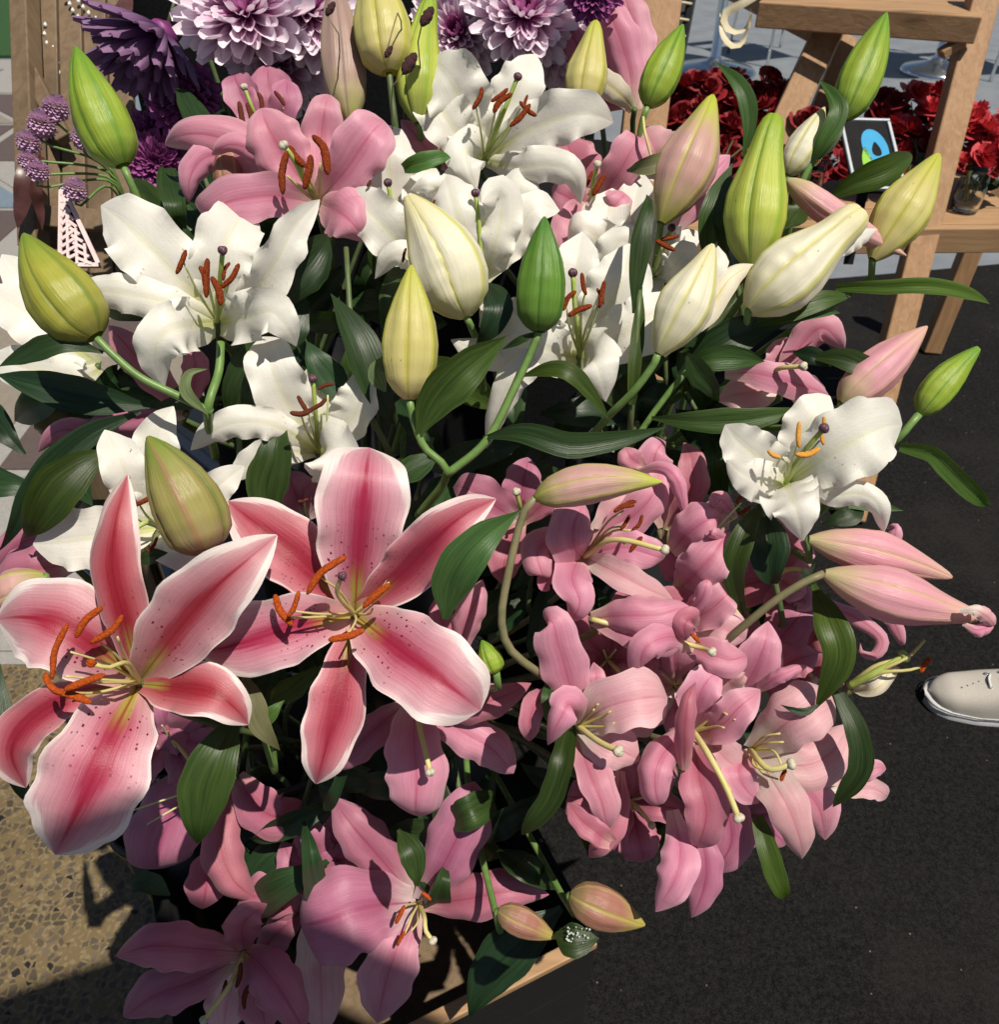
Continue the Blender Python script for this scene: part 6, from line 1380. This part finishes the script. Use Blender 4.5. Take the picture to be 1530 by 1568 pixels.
def table(label, x, y, r):
    c = PZ(x, y, 0); c[2] = .001; t = thing('cafe_table', label, 'table', c, 'cafe tables beyond the rack')
    v, f = lathe([(.001, .0), (r, .0), (r, .012), (r*.92, .03), (r*.4, .055), (.05, .07), (.032, .10), (.030, .70)], c, 40); mesh_obj('base', v, f, M['chrome'], t)
    v, f = lathe([(.001, .70), (.36, .70), (.365, .71), (.36, .725), (.001, .725)], c, 40); mesh_obj('table_top', v, f, M['rubber'], t)
table('cafe table on a wide chrome disc foot behind the roses', 1092, 112, .27)
table('cafe table on a smaller chrome foot seen under the upper shelf', 1432, 112, .22)
def chair(label, x, y, rot):
    c = PZ(x, y, 0); c[2] = .001; t = thing('cafe_chair', label, 'chair', c, 'cafe chairs beyond the rack'); cs, sn = math.cos(rot), math.sin(rot)
    def L(a, b, z): return c+np.array([a*cs-b*sn, a*sn+b*cs, z])
    for a in (-.2, .2):
        for b in (-.2, .2):
            v, f, u = tube([L(a*1.1, b*1.1, 0), L(a, b, .44)], .010, .010, 8, 4); mesh_obj('leg', v, f, M['chrome'], t, uvs=u)
        v, f, u = tube([L(a, .2, .44), L(a, .26, .85)], .010, .010, 8, 4); mesh_obj('back_post', v, f, M['chrome'], t, uvs=u)
    v, f = box_v(L(0, 0, .455), (np.array([cs, sn, 0]), np.array([-sn, cs, 0]), zz), (.22, .22, .012)); mesh_obj('seat', v, f, M['rubber'], t, smooth=False)
    v, f = box_v(L(0, .25, .76), (np.array([cs, sn, 0]), np.array([-sn, cs, 0]), zz), (.20, .008, .10)); mesh_obj('backrest', v, f, M['rubber'], t, smooth=False)
chair('metal cafe chair beside the wide chrome disc foot', 1185, 88, .4)
chair('metal cafe chair under the upper shelf rail', 1395, 96, -.5)
chair('metal cafe chair at the right behind the wooden post', 1530, 110, .2)

bc = thing('folding_chair', 'black folding chair with laced rungs beside the wooden upright', 'chair', PZ(1040, 150, 0)+zz*.001)
q0, q1 = P(1068, -40, 2.75), P(1044, 84, 2.80)
bar('post', q0, floor_ext(q0, q1), .022, .022, M['black'], bc); bar('post', q0-RT*.07, floor_ext(q0, q1)-RT*.07, .022, .022, M['black'], bc)
bar('back_panel', q0-RT*.035-FW*-.01, q0*.25+q1*.75-RT*.035-FW*-.01, .06, .006, M['black'], bc, hint=tuple(-FW))
for k in range(5):
    q = q0*(1-.2*k)+q1*.2*k; v, f, u = tube([q-RT*.075-FW*.012, q-RT*.035-FW*.02, q-FW*.012], .004, .004, 6, 6); mesh_obj('rung', v, f, M['creamribbon'], bc, uvs=u)
# shoe
S0 = PZ(1414, 1068, .012); hx = nrm(np.array([1, -.16, 0])); hy = np.array([-hx[1], hx[0], 0])
st_ = thing('shoe', 'off-white canvas sneaker toe on the black carpet', 'shoe', S0)
def shoe_ring(t, z, grow):
    L = .285; x = t*L
    return x
def shoe_half(t):  # half widths along the length
    return np.interp(t, [0, .02, .06, .14, .3, .45, .65, .85, .96, 1], [.006, .020, .033, .043, .048, .045, .038, .037, .026, .008])
def shoe_body(z0, z1f, grow, n=30, m=20, top=None):
    vv = []
    ts = 1-np.cos(np.linspace(0, math.pi, n)); ts = ts/2
    for t in ts:
        w = shoe_half(t)+grow; zt = z1f(t)
        for j in range(m):
            a = math.pi*j/(m-1); yy = math.cos(a); q = math.sin(a)
            vv.append(S0+hx*(t*.285-grow*(1-2*t))+hy*(w*np.sign(yy)*abs(yy)**.7)+zz*(z0+(zt-z0)*q**.6))
    f = grid_faces(n, m); return np.array(vv), f
v, f = shoe_body(0, lambda t: .021, .004); mesh_obj('sole', v, f, M['rubber'], st_)
v, f = shoe_body(.002, lambda t: .0235, .0046); mesh_obj('sole_line', v*1.0, f, M['shoeline'], st_) if False else None
v, f = shoe_body(.010, lambda t: np.interp(t, [0, .03, .1, .25, .45, .7, .9, 1], [.024, .036, .050, .062, .085, .095, .09, .06]), -.002); mesh_obj('upper', v, f, M['canvas'], st_)
ring = []
for s_ in (1, -1):
    for t in (np.linspace(0, 1, 40) if s_ > 0 else np.linspace(1, 0, 40)): ring.append(S0+hx*(t*.285-.004*(1-2*t))+hy*s_*(shoe_half(t)+.0035)+zz*.0175)
v, f, u = tube(ring, .0012, .0012, 6, 120); mesh_obj('piping', v, f, M['shoeline'], st_, uvs=u)
for k in range(5):
    for s_ in (-1, 1):
        q = S0+hx*(.095+k*.022)+hy*s_*.016+zz*np.interp((.095+k*.022)/.285, [.25, .45, .7], [.0605, .0835, .094]); v, f = lathe([(.0035, 0), (.0035, .002), (.0018, .0022), (.0018, 0)], q, 10); mesh_obj('eyelet', v, f, M['chrome'], st_)
    q = S0+hx*(.095+k*.022)+zz*(np.interp((.095+k*.022)/.285, [.25, .45, .7], [.0625, .0855, .096])); v, f, u = tube([q-hy*.017, q+zz*.003, q+hy*.017+hx*.008], .0028, .0028, 6, 8, .5); mesh_obj('lace', v, f, M['rubber'], st_, uvs=u)
for k in range(4):
    q = S0+hx*(.05+k*.010)+hy*(-.012+k*.004)+zz*np.interp((.05+k*.01)/.285, [.1, .25, .4], [.0505, .0622, .078])
    v, f = lathe([(.0012, -.001), (.0012, .0006), (.0002, .0006)], q, 8); mesh_obj('vent_hole', v, f, M['shoeline'], st_)
# ------------------------------------------------------------------ market parasol added out of view to shade the lowest blooms and left floor
M['canvas_shade'] = plain_mat('shade_parasol_canvas', (.30, .27, .22), (.36, .32, .27), 200, .85, .3)
pc = np.array([.27, -1.235, .012]); um = thing('shade_parasol', 'added unseen parasol on a pole behind the viewer', 'shade_parasol', pc)
Rp = 1.10; zt_, ze_ = 2.78, 2.40; NP = 8
for k in range(NP):
    vv = []; 
    for i in range(7):
        for j in range(7):
            r_ = .03+(Rp-.03)*i/6; th_ = 2*math.pi*(k+j/6)/NP; sagz = -.05*(1-(2*j/6-1)**2)*(i/6)**1.5
            rr_ = r_*(1-.045*(1-(2*j/6-1)**2)*(i/6))
            vv.append(pc+np.array([rr_*math.cos(th_), rr_*math.sin(th_), zt_+(ze_-zt_)*(i/6)**.92+sagz-.012]))
    mesh_obj('panel', np.array(vv), grid_faces(7, 7), M['canvas_shade'], um)
    th_ = 2*math.pi*k/NP; bar('rib', pc+zz*(zt_-.04), pc+np.array([Rp*.99*math.cos(th_), Rp*.99*math.sin(th_), ze_-.03]), .012, .012, M['woodx'], um)
v, f, u = tube([pc+zz*.05, pc+zz*1.5, pc+zz*(zt_+.03)], .019, .019, 12, 6); mesh_obj('pole', v, f, M['woodz'], um, uvs=u)
v, f = lathe([(.001, 0), (.24, 0), (.24, .035), (.20, .05), (.03, .06), (.03, .20), (.001, .20)], pc, 32); mesh_obj('base', v, f, M['signframe'], um)
for o in bpy.data.objects:
    if '_o' in o: del o['_o']
